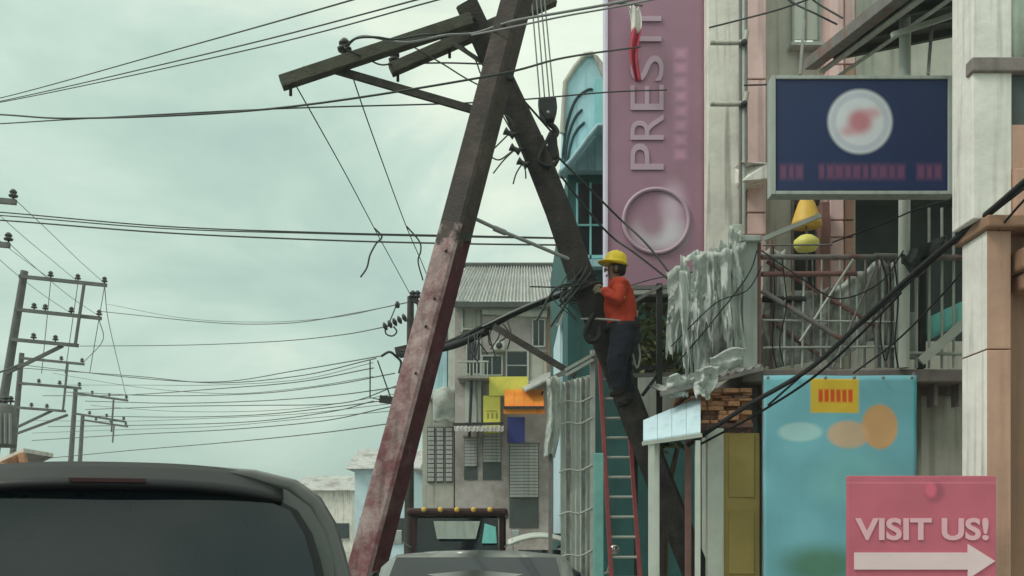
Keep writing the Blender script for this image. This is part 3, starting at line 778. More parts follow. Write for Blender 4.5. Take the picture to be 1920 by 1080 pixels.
# canopy: sloping tin roof over the balcony seen from below, gutter and pipes on its edge
A0, A1 = P(1528, 112, 12.94), P(1745, -60, 9.4)
B0, B1 = A0 + Vector((5.5, 0, 1.1)), A1 + Vector((5.5, 0, 1.1))
N = 12
for i in range(N):
    u0, u1 = i / N, (i + 1) / N
    def can(u, v, u0=u0, u1=u1):
        s_ = u0 + (u1 - u0) * u
        q = A0.lerp(A1, s_).lerp(B0.lerp(B1, s_), v)
        return q + Vector((0, 0, .035 * math.cos(u * 2 * math.pi * 2)))
    MB().grid(can, 16, 4).build('canopy_sheet', M['tin_dark'], t, solid=0.01)
MB().bar(A0 + Vector((-.05, 0, -.06)), A1 + Vector((-.05, 0, -.06)), .16, .14).build('gutter', M['rail'], t, bevel=0.01)
MB().tube([A0 + Vector((.10, 0, -.15)), A1 + Vector((.10, 0, -.15))], .035, 8).build('canopy_pipe', M['rail_pale'], t)
MB().tube([A0 + Vector((.30, 0, -.22)), A1 + Vector((.30, 0, -.22))], .022, 8).build('canopy_pipe', M['rail_pale'], t)
MB().bar(P(1672, 66, 10.4), P(1832, 14, 10.4), .05, .05).build('canopy_strut', M['rail_pale'], t)
for i in range(4):
    q = A0.lerp(A1, (i + .5) / 4)
    MB().bar(q + Vector((0.1, 0, -.05)), q + Vector((5.4, 0, 1.0)), .07, .12).build('rafter', M['tin_dark'], t)

# ------------------------------------------------------------------ nearest building at the right edge
YR = 8.0
t = thing('tan_building', 'nearest building with tan and cream painted pillar, street side lightened as lit, at the right edge', 'building', (4.6, 9.5, 0))
xs0 = P(1850, 0, YR).x; xs1 = P(1896, 0, YR).x
zc = P(0, 432, YR).z
# tan pillar; its street side coloured lighter cream to stand for stronger light
for z0, z1 in ((0, P(0, 655, YR).z - .004), (P(0, 655, YR).z + .004, zc)):
    pl = MB(); pl.box(xs0, xs1, YR, YR + .44, z0, z1)
    pl.mi = [0, 0, 0, 0, 1, 0]
    pl.build('pillar', [M['tan'], M['cream_light']], t, bevel=0.008)
MB().box(xs1 + .002, xs1 + 4, YR + .18, YR + .44, 0, zc).build('side_wall', M['tan_dark'], t)
xu = P(1826, 0, YR).x
MB().box(xs0 - .04, xs1 + 2, YR - .10, YR + .50, zc + .002, zc + .10).build('capital', M['tan_dark'], t, bevel=0.015)
MB().box(xu + .325, xs1 + 2, YR - .03, YR + .46, zc + .102, zc + .50).build('capital_block', M['tan'], t, bevel=0.015)
MB().box(xs1 + .04, xs1 + .6, YR - .12, YR + .178, P(0, 510, YR).z, P(0, 468, YR).z).build('corbel', M['tan_dark'], t, bevel=0.03)
MB().box(xs1 + .08, xs1 + .6, YR - .04, YR + .178, P(0, 545, YR).z, P(0, 510.5, YR).z).build('corbel', M['tan_dark'], t, bevel=0.03)
zt = P(0, -250, YR).z
MB().box(xu, xu + .32, YR + .02, YR + .40, zc + .102, zt).build('upper_pillar', M['cream_light'], t, bevel=0.01)
def clad(u, v):
    x = xu + .321 + u * 3.2
    return Vector((x, YR + .12 + .018 * math.cos(u * 2 * math.pi * 26), P(0, 108, YR).z + v * 2.0))
MB().grid(clad, 208, 2).build('upper_cladding', mat('pale_green_tin', obs(150, 166, 150), 0.6, 0.2, 4, bump=0.1, streak=0.4), t, solid=0.008)
MB().box(xu - .02, xu + 3.5, YR - .02, YR + .11, P(0, 135, YR).z, P(0, 108.5, YR).z).build('band', M['slab'], t, bevel=0.01)
MB().box(xu + .322, xu + 3.5, YR + .06, YR + .3, P(0, 230, YR).z, P(0, 136, YR).z).build('dark_panel', M['dark_room'], t)
MB().box(xu + .322, xu + 3.5, YR + .03, YR + .28, zc + .502, P(0, 231, YR).z).build('tan_panel', M['tan'], t)

# ------------------------------------------------------------------ signs on the right
YN = 10.2
kn = YN / F
sg = thing('navy_sign', 'navy blue hanging signboard with white round emblem over the balcony', 'sign', P(1620, 360, YN))
mx_, mz_ = 1616, 357
def nm(kind, px, py, hx, hy, soft, c, amt): return (kind, (px - mx_) * kn, (mz_ - py) * kn, hx * kn, hy * kn, soft, c, amt)
bar_c = obs(84, 54, 76)
m_navy = marks_mat('navy_sign_print', obs(24, 36, 64), [
    nm('e', 1612, 228, 60, 60, .08, obs(168, 178, 176), 1), nm('e', 1612, 228, 22, 22, .5, obs(140, 70, 78), .8), nm('r', 1612, 228, 50, 50, .5, obs(120, 132, 140), .5),
    nm('e', 1636, 212, 14, 9, .9, obs(150, 100, 104), .6), nm('e', 1590, 246, 14, 9, .9, obs(150, 100, 104), .6),
    *[nm('b', 1468 + i * 15, 322, (6, 4.5, 7)[i], 13, .6, bar_c, .9) for i in range(3)], *[nm('b', 1540 + i * 16.5, 322, 5 + (i * 7 % 5) * .7, 13, .6, bar_c, .9) for i in range(10)], *[nm('b', 1726 + i * 16, 322, (7, 5, 6.5)[i], 13, .6, bar_c, .95) for i in range(3)]])
MB().pbox(1455, 148, 1778, 357, YN, .14).build('sign_panel', m_navy, sg, bevel=0.006)
fr = MB(); fr.pbox(1447, 141, 1454.6, 364, YN - .02, .18); fr.pbox(1778.4, 141, 1792, 364, YN - .02, .18); fr.pbox(1455, 141, 1778, 147.6, YN - .018, .18); fr.pbox(1455, 357.4, 1778, 364, YN - .018, .18)
fr.build('sign_frame', M['grey_paint'], sg, bevel=0.004)
for x in (1500, 1740):
    MB().bar(P(x, 141, YN + .07), P(x + 8, 40, YN + .4), .03).build('hanger', M['rail'], sg)

YQ = 10.7
kq = YQ / F
mx_, mz_ = 1575, 1120
def qm(kind, px, py, hx, hy, soft, c, amt): return (kind, (px - mx_) * kq, (mz_ - py) * kq, hx * kq, hy * kq, soft, c, amt)
m_ban = marks_mat('teal_banner_print', obs(88, 142, 146), [
    qm('b', 1565, 742, 46, 32, .06, obs(176, 156, 50), 1), *[qm('b', 1538 + i * 11.5, 742, 4.2, 12, .25, obs(176, 74, 30), 1) for i in range(6)],
    qm('e', 1650, 800, 34, 42, .10, obs(196, 156, 96), .9), qm('e', 1590, 815, 40, 26, .15, obs(176, 150, 110), .8), qm('e', 1500, 810, 40, 18, .2, obs(150, 190, 180), .7),
    qm('e', 1540, 1060, 70, 36, .6, obs(60, 100, 76), .9), qm('b', 1720, 760, 10, 60, .7, obs(60, 150, 150), .6), qm('e', 1600, 900, 70, 50, .5, obs(120, 186, 180), .6)])
bn = thing('teal_banner', 'teal advertising banner with yellow and red logo under the balcony', 'banner', P(1575, 1120, YQ))
MB().grid(lambda u, v: P(1432 + 286 * u, 1120 - 416 * v, YQ) + Vector((0, .025 * math.sin(u * 8 + 2.2 * v) * (.4 + .6 * (1 - v)) + .03 * noise.noise(Vector((u * 3, v * 4, 1))), 0)), 40, 40).build('banner_sheet', m_ban, bn, solid=.006)
for i in range(6):
    MB().lathe(P(1440 + i * 54, 708, YQ - .05), [(.014, -.006), (.020, 0), (.014, .006)], 10, (0, 1, 0)).build('eyelet', M['galv'], bn)
for x in (1432, 1714):
    MB().tube([P(x, 698, YQ + .05), P(x, 1126, YQ + .05)], .02, 6).build('banner_pole', M['rail'], bn)

YV = 7.7
vs_ = thing('visit_sign', 'red sign reading VISIT US! with a white arrow, by the tan pillar', 'sign', P(1728, 1110, YV))
MB().pbox(1590, 892, 1868, 1110, YV, .05).build('sign_panel', marks_mat('sign_red', obs(138, 74, 84), [
    ('e', (1752 - 1729) * YV / F, (1110 - 922) * YV / F, .075, .085, .35, obs(112, 60, 70), .8), ('e', (1745 - 1729) * YV / F, (1110 - 918) * YV / F, .045, .06, .35, obs(158, 78, 92), .9),
    ('b', 0, (1110 - 905) * YV / F, .7, .006, .8, obs(176, 110, 118), .5)], var=.12), vs_, bevel=0.006)
letters('lettering', 'VISIT US!', 42 * YV / F, 250 * YV / F, P(1728, 992, YV - .004), mat('sign_white', obs(206, 168, 172), 0.5, 0.06, 2, bump=0.03), vs_, depth=0.006, bold=0.03)
MB().prism([P(x, y, YV - .012) for x, y in ((1602, 1036), (1815, 1036), (1815, 1020), (1866, 1052), (1815, 1086), (1815, 1068), (1602, 1068))], (0, .010, 0)).build('arrow', mat('sign_arrow', obs(210, 196, 192), 0.5, 0.06, 2, bump=0.03), vs_)
for x in (1600, 1858):
    MB().bar(P(x, 893, YV + .08), (P(x, 893, YV).x, YV + .08, 0.13), .04).build('sign_leg', M['rail'], vs_)

# ------------------------------------------------------------------ leaning poles
def insulator(mb, p, s=1.0, axis=(0, 0, 1)):
    mb.lathe(p, [(.018 * s, -.10 * s), (.018 * s, 0), (.075 * s, .0), (.085 * s, .03 * s), (.05 * s, .05 * s), (.045 * s, .07 * s), (.065 * s, .075 * s), (.065 * s, .10 * s), (.03 * s, .14 * s)], 10, axis)
    return mb

# painted pole in front
YA_ = 10.5
ka = YA_ / F
pa = thing('leaning_pole', 'leaning square concrete pole with peeling pink and red painted lower half', 'pole', (P(645, 1230, YA_).x, YA_, 0))
ax = lambda y: 969 - 0.2637 * y             # photo axis of the pole
def poleA(y0, y1):
    p0, p1 = P(ax(y0), y0, YA_), P(ax(y1), y1, YA_)
    return p0, p1
def square_section(mb, p0, p1, w0, w1, roll, mis):
    d = (p1 - p0).normalized(); x = Vector((0, 1, 0)).cross(d).normalized(); y = d.cross(x)
    v = []
    ch = .10
    for p, w in ((p0, w0), (p1, w1)):
        for k in range(4):
            for s_ in (-1, 1):
                # chamfered square corner points
                a_ = roll + k * math.pi / 2 + math.pi / 4
                n1 = roll + k * math.pi / 2 + (0 if s_ < 0 else math.pi / 2)
                c = Vector((math.cos(a_), math.sin(a_))) * w * .7071
                tdir = Vector((math.cos(n1 + math.pi), math.sin(n1 + math.pi))) if False else Vector((math.cos(n1), math.sin(n1)))
                c2 = c - (Vector((math.cos(a_ + (math.pi / 4) * s_), math.sin(a_ + (math.pi / 4) * s_))) - Vector((0, 0))) * 0
                q = c - Vector((math.cos(roll + k * math.pi / 2 + (math.pi / 2 if s_ < 0 else 0)), math.sin(roll + k * math.pi / 2 + (math.pi / 2 if s_ < 0 else 0)))) * w * ch
                v.append(p + x * q.x + y * q.y)
    f = [(i, (i + 1) % 8, (i + 1) % 8 + 8, i + 8) for i in range(8)]
    mb.add(v, f[:0])
    o = len(mb.v) - 16
    for i, q in enumerate(f):
        mb.f.append([j + o for j in q]); mb.mi.append(mis[i]); mb.sm.append(False)
    mb.f.append([o + j for j in range(7, -1, -1)]); mb.mi.append(mis[0]); mb.sm.append(False)
    mb.f.append([o + j for j in range(8, 16)]); mb.mi.append(mis[0]); mb.sm.append(False)
    return mb
rollA = R(-28)
mesh_low = MB(); p0, p1 = poleA(1278, 424)
# faces 0.. alternate chamfer / side; slot 1 (red darkened as shade) on the faces turned to the right
square_section(mesh_low, p0, p1, .335, .285, rollA, [0] * 8)
dA = (p1 - p0).normalized()
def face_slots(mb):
    # side shade in the colour: darker red where normals point right, lighter pink elsewhere
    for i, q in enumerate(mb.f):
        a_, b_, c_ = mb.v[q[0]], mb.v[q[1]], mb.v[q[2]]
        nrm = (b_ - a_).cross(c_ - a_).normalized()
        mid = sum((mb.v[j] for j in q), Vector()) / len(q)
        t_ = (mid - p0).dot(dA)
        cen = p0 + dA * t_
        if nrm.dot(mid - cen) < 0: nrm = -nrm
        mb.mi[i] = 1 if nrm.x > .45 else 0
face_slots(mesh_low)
mesh_low.build('painted_shaft', [M['pole_pink_lit'], M['pole_red_shaded']], pa)
def peel(m, zb, col):
    n, l = m.node_tree.nodes, m.node_tree.links
    vm = [x for x in n if x.type == 'VECT_MATH'][0]; cur = vm.inputs[0].links[0].from_socket
    tc = [x for x in n if x.type == 'TEX_COORD'][0]
    sp = n.new('ShaderNodeSeparateXYZ'); l.new(tc.outputs['Object'], sp.inputs[0])
    nz = n.new('ShaderNodeTexNoise'); nz.inputs['Scale'].default_value = 4.5; nz.inputs['Detail'].default_value = 9; nz.inputs['Roughness'].default_value = .7
    l.new(tc.outputs['Object'], nz.inputs['Vector'])
    ma = n.new('ShaderNodeMath'); ma.operation = 'MULTIPLY_ADD'; ma.inputs[1].default_value = 4.4; l.new(nz.outputs['Fac'], ma.inputs[0]); l.new(sp.outputs[2], ma.inputs[2])
    mr = n.new('ShaderNodeMapRange'); mr.inputs['From Min'].default_value = zb + 2.05; mr.inputs['From Max'].default_value = zb + 2.40
    l.new(ma.outputs[0], mr.inputs['Value'])
    mx = n.new('ShaderNodeMix'); mx.data_type = 'RGBA'; l.new(mr.outputs[0], mx.inputs['Factor']); l.new(cur, mx.inputs['A']); mx.inputs['B'].default_value = col
    l.new(mx.outputs['Result'], vm.inputs[0])
for k in ('pole_pink_lit', 'pole_red_shaded'):
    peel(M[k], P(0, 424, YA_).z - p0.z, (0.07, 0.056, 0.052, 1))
mu = MB(); q0, q1 = poleA(423.6, -330)
square_section(mu, q0, q1, .284, .245, rollA, [0] * 8)
mu.build('bare_shaft', [M['pole_brown']], pa)
for y0 in (470, 560, 612, 700):       # bolt holes down the front face
    c = P(ax(y0) - 9 + random.uniform(-4, 4), y0, YA_ - .17)
    MB().lathe(c, [(.010, -.03), (.010, .03)], 8, (-.35, 1, 0)).build('bolt_hole', M['rubber'], pa)
for y0 in (146, 448):
    c = P(ax(y0) + 24, y0, YA_)
    MB().bar(c + Vector((-.02, -.05, 0)), c + Vector((.05, -.05, 0)), .07, .09).build('bolt_lug', M['steel_dark'], pa)

# dark broken pole behind it, with the crossarms
YB_ = 11.5
pb = thing('broken_pole', 'dark broken pole hung from the crane, with tilted crossarms at its top', 'pole', (P(1370, 1270, YB_).x, YB_, 0.13))
pts = [(877, 12), (1005, 288), (1049, 400), (1083, 500), (1193, 790), (1372, 1242)]
pp = [P(x, y, YB_) for x, y in pts]
for (a_, b_, w0, w1, nm_) in ((0, 1, .26, .30, 'upper_shaft'), (1, 4, .30, .31, 'middle_shaft'), (4, 5, .31, .33, 'lower_shaft')):
    mb = MB()
    seq = pp[a_:b_ + 1]
    if a_ == 1: seq = [pp[1] - (pp[2] - pp[1]).normalized() * .12, pp[2], pp[3], pp[4]]
    for i in range(len(seq) - 1):
        u0, u1 = i / (len(seq) - 1), (i + 1) / (len(seq) - 1)
        square_section(mb, seq[i], seq[i + 1] + (seq[i + 1] - seq[i]).normalized() * .02, w0 + (w1 - w0) * u0, w0 + (w1 - w0) * u1, R(10), [0] * 8)
    mb.build(nm_, M['pole_dark'], pb)
c = P(886, 36, YB_ - .14)
MB().lathe(c, [(.03, -.03), (.03, .03)], 8, (0, 1, 0)).build('bolt_hole', M['rubber'], pb)
YC = YB_ - .22
arm1 = MB().bar(P(527, 156, YC - .25), P(884, 38, YC), .14, .135).build('crossarm', M['timber_green'], pb, bevel=0.008)
arm2 = MB().bar(P(732, 132, YC + .36), P(1040, -2, YC + .46), .13, .13).build('crossarm', M['timber_green'], pb, bevel=0.008)
MB().bar(P(628, 131, YC - .12), P(905, 211, YB_ - .18), .045, .085).build('arm_brace', M['timber'], pb)
MB().bar(P(852, 82, YC + .36), P(912, 122, YB_ - .10), .04, .05).build('arm_brace', M['timber'], pb)
for (x, y, Y, s) in ((646, 96, YC - .17, 1.0), (740, 116, YC + .36, .9), (835, 74, YC + .38, .8), (570, 134, YC - .24, .4)):
    insulator(MB(), P(x, y, Y), s).build('insulator', M['porcelain'], pb)
for (x, y, Y) in ((545, 166, YC - .25), (652, 128, YC - .18), (746, 140, YC + .36), (843, 96, YC + .38)):
    MB().lathe(P(x, y, Y), [(.018, -.08), (.018, .03), (.03, .03), (.03, .05)], 8).build('arm_bolt', M['steel_dark'], pb)
# spool rack and torn wire ends on the inner side of the pole
for i, (x, y) in enumerate(((955, 250), (966, 280), (980, 306))):
    sp_ = MB().lathe(P(x, y, YB_ - .2), [(.05, -.06), (.03, -.02), (.03, .02), (.05, .06)], 8, (1, 0, -.5)).build('spool', M['porcelain'], pb)
    MB().bar(P(x, y, YB_ - .2), P(x + 22, y - 3, YB_ - .1), .02).build('spool_pin', M['steel_dark'], sp_)
for pth in ([(955, 250, 11.3), (930, 275, 11.25), (917, 288, 11.2), (935, 300, 11.2), (960, 284, 11.3)],
            [(966, 280, 11.3), (945, 300, 11.2), (925, 325, 11.15)], [(980, 306, 11.3), (968, 325, 11.2), (962, 345, 11.2)],
            [(980, 306, 11.3), (985, 320, 11.2), (986, 335, 11.2)], [(936, 205, 11.3), (950, 230, 11.3), (962, 252, 11.3)],
            [(866, 85, 11.3), (890, 110, 11.3), (902, 140, 11.3), (908, 130, 11.2)], [(940, 212, 11.28), (958, 225, 11.25), (970, 260, 11.3), (985, 300, 11.3)]):
    MB().tube(ppath(pth, 5), .009, 5).build('torn_wire', M['wire'], pb)
MB().lathe((P(1095, 545, YB_)), [(.23, -.02), (.24, .0), (.23, .02)], 12, (.36, 0, -1)).build('steel_band', M['steel_dark'], pb)

# ------------------------------------------------------------------ crane hook on its hoist lines
YK = 11.55
hk = thing('crane_hook', 'black crane hook block on hoist ropes lifting the broken pole', 'crane hook', P(1035, 300, YK))
for x0, x1 in ((997, 1012), (1006, 1021), (1014, 1030), (1021, 1038)):
    MB().tube([P(x0 - 18, -250, YK), P(x0, 0, YK), P(x1, 182, YK)], .009, 5).build('hoist_rope', M['wire_grey'], hk)
MB().pprism([(1009, 182), (1018, 184), (1034, 182), (1043, 181), (1045, 200), (1039, 222), (1024, 224), (1012, 205)], YK - .1, .2).build('hook_block', M['steel_dark'], hk, bevel=0.015)
MB().lathe(P(1028, 211, YK - .105), [(.02, -.012), (.02, .01)], 10, (0, 1, 0)).build('sheave_pin', M['galv'], hk)
MB().tube(ppath([(1030, 222, YK), (1031, 232, YK), (1040, 240, YK), (1044, 250, YK), (1037, 258, YK), (1029, 254, YK)], 4), [.035] * 12 + [.03] * 8 + [.015], 8).build('hook', M['steel_dark'], hk)
for pth in ([(1034, 246, YK - .05), (1026, 262, YK - .18), (1010, 300, YK - .24), (1030, 312, YK - .22), (1046, 300, YK - .1)],
            [(1036, 246, YK + .05), (1042, 270, YK + .1), (1046, 296, YK + .1), (1040, 310, YK - .1)], [(1033, 246, YK), (985, 192, YK - .1), (962, 168, YK - .1)]):
    MB().tube(ppath(pth, 5), .022 if pth[1][0] > 1000 else .012, 6).build('sling', M['rubber'], hk)
MB().pprism([(1028, 248), (1044, 250), (1047, 290), (1034, 300), (1026, 276)], YK - .04, .1).build('shackle', M['steel_dark'], hk, bevel=0.01)

# ------------------------------------------------------------------ power poles across the road
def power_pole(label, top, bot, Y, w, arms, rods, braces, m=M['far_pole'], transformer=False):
    b_ = P(bot[0], bot[1], Y); tp = P(top[0], top[1], Y)
    g = tp.lerp(b_, (tp.z - .1) / (tp.z - b_.z)) if abs(tp.z - b_.z) > .1 else b_
    t = thing('power_pole', label, 'power pole', (g.x, Y, 0), 'power poles across the road')
    MB().tube([Vector((g.x, Y, .1)), tp], [w * .42, w * .27], 8, smooth=True).build('shaft', m, t)
    for (x0, y0, x1, y1, ins) in arms:
        arm = MB().bar(P(x0, y0, Y - w * .5), P(x1, y1, Y - w * .5), .085, .105).build('crossarm', m, t)
        for x in ins:
            y = y0 + (y1 - y0) * (x - x0) / (x1 - x0)
            insulator(MB(), P(x, y, Y - w * .5) + Vector((0, 0, .10)), 1.1).build('insulator', M['far_ins'], arm)
    for (x0, y0, x1, y1) in rods:
        MB().bar(P(x0, y0, Y - w * .8), P(x1, y1, Y - w * .8), .07).build('arm_strut', m, t)
    for (x0, y0, x1, y1) in braces:
        MB().bar(P(x0, y0, Y - w * .3), P(x1, y1, Y - w * .3), .07, .10).build('arm_brace', m, t)
    return t
L1 = power_pole('tallest leaning power pole with three long crossarms, left edge', (46, 508), (8, 740), 30, .42,
    [(36, 518, 200, 535, (95, 146, 196)), (28, 580, 190, 597, (64, 85, 134, 186)), (18, 636, 147, 648, (63, 104))],
    [(158, 531, 141, 647)], [(118, 648, 12, 700)])
for x0, y0, x1, y1 in ((95, 528, 78, 700), (146, 532, 122, 700), (196, 537, 168, 700)):
    MB().tube([P(x0, y0, 29.6), P(x1, y1, 29.6)], .012, 4).build('drop_wire', M['wire_far'], L1)
tf = MB().lathe(P(6, 838, 29.5), [(.36, 0), (.38, .1), (.38, 1.15), (.33, 1.25), (.1, 1.3)], 14).build('transformer', M['far_pole'], L1)
for i in range(4):
    MB().bar(P(-8 + i * 9, 832, 29.05), P(-8 + i * 9, 775, 29.05), .04, .10).build('cooling_fin', M['wire_grey'], tf)
for x in (-4, 10, 20):
    insulator(MB(), P(x, 754, 29.5), 1.3).build('bushing', M['porcelain'], tf)
power_pole('shorter power pole with two diagonal braces just behind the tallest one', (41, 662), (26, 830), 42, .40,
    [(36, 671, 158, 683, (115, 154)), (32, 718, 152, 728, (73, 112, 149)), (30, 764, 123, 771, (59, 88))], [(127, 681, 118, 770)], [(98, 770, 28, 803), (127, 778, 26, 815)])
power_pole('power pole third in the row, with two crossarms', (142, 727), (135, 830), 50, .42,
    [(138, 737, 240, 751, (173, 205, 237)), (138, 775, 236, 791, (168, 200, 232))], [(213, 749, 209, 810)], [])
power_pole('farthest power pole with a single crossarm showing', (155, 780), (152, 830), 58, .42,
    [(152, 787, 240, 800, (180, 208, 236))], [(214, 797, 211, 830)], [])
power_pole('nearest power pole, only two crossarm tips show at left', (-96, 355), (-130, 600), 20, .36,
    [(-100, 368, 30, 379, (25, -30)), (-104, 450, 18, 460, (16, -40))], [], [])
# pole at the far kerb, half hidden by the red pole
fp = thing('kerb_pole', 'slim pole hung with insulators half hidden behind the painted leaning pole', 'pole', (P(770, 1000, 22).x, 22, 0.13))
MB().tube([(P(766, 900, 22).x, 22, .13), P(770, 556, 22)], [.12, .075], 8).build('shaft', M['timber'], fp)
MB().bar(P(772, 560, 21.9), P(792, 572, 21.9), .09, .1).build('crossarm', M['timber'], fp)
for x in (774, 783):
    insulator(MB(), P(x, 558, 21.9), 1.1).build('insulator', M['porcelain'], fp)
    MB().bar(P(x, 562, 21.9), P(x, 590, 21.9), .03).build('pin', M['steel_dark'], fp)
MB().bar(P(742, 661, 21.8), P(782, 652, 21.8), .16, .2).build('secondary_arm', M['timber'], fp)
MB().tube(ppath([(715, 668, 21.8), (730, 660, 21.7), (742, 668, 21.8), (752, 680, 21.8), (748, 700, 21.8)], 4), .03, 5).build('cable_loop', M['wire'], fp)
MB().bar(P(712, 748, 21.8), P(745, 752, 21.8), .12, .16).build('splice_box', M['steel_dark'], fp)
MB().tube([P(694, 676, 21.8), P(694, 746, 21.8), P(712, 749, 21.8)], .016, 5).build('drop_wire', M['wire'], fp)
MB().tube([P(708, 676, 21.8), P(732, 744, 21.8)], .016, 5).build('drop_wire', M['wire'], fp)

# ------------------------------------------------------------------ wires
def wire(label, pix, r, m='wire', name='wire', group=None, n=8, cat='wire'):
    return tag(MB().tube(ppath(pix, n), r, 5).build(name, M[m]), label, cat, group)
G1 = 'wires from the upper left sky'
wire('topmost of the three wires rising to the top edge, upper left', [(-200, 225, 26), (0, 184, 22), (320, 96, 16), (660, 0, 11), (1000, -105, 8)], .010, group=G1)
wire('middle of the three wires rising to the top edge, upper left', [(-200, 226, 26), (0, 190, 22), (405, 97, 15), (780, 0, 11), (1100, -90, 8)], .010, group=G1)
wire('lowest of the three wires rising to the top edge, upper left', [(-200, 222, 26), (0, 192, 22), (450, 97, 15), (820, 0, 11), (1100, -78, 8)], .0095, group=G1)
wire('wire crossing in front of both poles up to the maroon sign', [(-200, 205, 16), (0, 215, 14), (150, 222, 12.6), (500, 205, 10.8), (905, 145, 10.15), (1060, 108, 11), (1200, 88, 13.7)], .012)
wire('thin wire sagging just below the one that crosses both poles', [(-200, 242, 18), (0, 232, 16), (150, 223, 14.5), (520, 204, 12.5), (900, 192, 12.3), (1140, 173, 13), (1250, 169, 13.9)], .010)
wire('pale grey cable from the upper crossarm past the poles to the top right', [(646, 90, 11), (680, 68, 10.95), (760, 80, 10.9), (835, 66, 11), (890, 62, 11.1), (960, 40, 10.2), (1060, 22, 9.9), (1150, 6, 9.8), (1300, -25, 9.6)], .014, 'wire_grey')
wire('second pale cable running under the grey one right of the crossing', [(884, 66, 10.9), (965, 50, 10.1), (1060, 30, 10), (1150, 14, 9.9), (1320, -20, 9.8)], .010, 'wire_grey')
wire('slack jumper cable looped over the long crossarm', [(646, 88, 11), (668, 72, 10.85), (705, 70, 10.8), (740, 74, 10.85), (790, 66, 10.9), (835, 62, 11.4)], .013)
wire('jumper wire sagging between the two crossarm insulators', [(646, 92, 11), (685, 108, 11.1), (712, 121, 11.3), (740, 120, 11.6), (830, 118, 11.6), (905, 120, 11.35)], .010)
wire('thin wire from the short crossarm down to the crossing', [(775, 88, 11.5), (830, 120, 11.5), (870, 145, 11.5), (902, 162, 11.4)], .009)
wire('left of two drop wires hanging from the long crossarm', [(557, 164, 11.1), (600, 240, 12.5), (650, 330, 14.5), (706, 436, 17), (740, 498, 19.5), (772, 557, 22)], .008)
wire('right of two drop wires hanging from the long crossarm', [(660, 140, 11.1), (680, 200, 12), (712, 290, 13.4), (760, 420, 16), (790, 490, 18), (806, 530, 20)], .008)
wire('loose curled wire tail dangling in the sky left of the red pole', [(702, 428, 17), (716, 444, 17), (706, 456, 17), (694, 478, 17), (688, 502, 17), (676, 520, 17)], .016)
wire('twisted wire tail wound on the right drop wire', [(762, 424, 16), (786, 452, 16.2), (789, 470, 16.4), (784, 490, 16.6), (793, 525, 17)], .013)
G2 = 'level wires across the middle of the sky'
for i, (ys, r, lab) in enumerate((((390, 398, 424, 436, 442, 447), .011, 'topmost of the level wires across the middle of the sky'),
                             ((398, 404, 428, 438, 444, 448), .010, 'second of the level wires, close under the topmost'),
                             ((406, 413, 436, 450, 457, 460), .013, 'lowest and thickest of the level wires across the middle sky'))):
    wire(lab, [(x, y, Y) for x, y, Y in zip((-150, 0, 300, 600, 860, 1090), ys, (17, 16.5, 15.5, 14.6, 14, 13.4))], r, group=G2)
wire('grey service cable with a splice, between the two leaning poles', [(884, 407, 10.7), (940, 433, 10.9), (1000, 458, 11.1), (1066, 486, 11.3)], .022, 'wire_grey', name='service_cable')
wire('splice sleeve clamped on the grey service cable', [(926, 428, 10.86), (948, 437, 10.93)], .034, 'wire_grey', name='splice_sleeve', cat='splice')
wire('black cable falling from the hook across the maroon sign', [(1044, 292, 11.6), (1090, 338, 12.2), (1160, 408, 12.8), (1210, 455, 12.4), (1262, 520, 12)], .014)
wire('second black cable drooping below it over the ring logo', [(1052, 330, 11.7), (1110, 404, 12.2), (1150, 446, 12.6), (1190, 474, 12.3), (1252, 522, 12)], .014)
wire('thin wire from the worker\'s shoulder up to the torn plastic', [(1150, 545, 11.6), (1230, 522, 11.8), (1330, 505, 11.3)], .007)
# far bundle low over the road
G3 = 'low far wires over the road'
far = [((40, 690), (250, 705), (400, 718), (560, 705), (705, 672), 'upper strand of the far twisted pair dipping across the road'),
       ((40, 684), (250, 708), (410, 716), (560, 694), (712, 668), 'lower strand of the far twisted pair dipping across the road'),
       ((150, 649), (350, 647), (520, 640), (640, 628), (732, 611), 'far wire ending at the string of insulators left of the red pole'),
       ((190, 584), (400, 605), (540, 606), (660, 588), (770, 566), 'far wire dipping to the top of the slim hidden pole'),
       ((120, 735), (300, 742), (480, 738), (620, 722), (740, 700), 'far wire just under the twisted pair'),
       ((160, 752), (320, 756), (480, 752), (620, 742), (745, 726), 'far wire second under the twisted pair'),
       ((160, 768), (330, 762), (480, 760), (640, 756), (748, 722), 'thin far wire touching the splice box'),
       ((160, 780), (330, 782), (480, 778), (620, 764), (742, 748), 'far wire reaching the bottom of the drop wires'),
       ((90, 800), (330, 796), (480, 790), (620, 772), (700, 752), 'lowest bright far wire over the road'),
       ((60, 826), (240, 815), (420, 806), (600, 790), (735, 762), 'far wire nearest the roofs'),
       ((80, 742), (230, 741), (420, 728), (560, 716), (700, 690), 'thin far wire crossing under the third power pole'),
       ((60, 862), (240, 845), (420, 830), (600, 812), (760, 790), 'lowest far wire just above the van roof')]
for a_, b_, c_, d_, e_, lab in far:
    wire(lab, [(a_[0], a_[1], 40), (b_[0], b_[1], 36), (c_[0], c_[1], 32), (d_[0], d_[1], 27), (e_[0], e_[1], 22)], .0145, 'wire_far', group=G3)
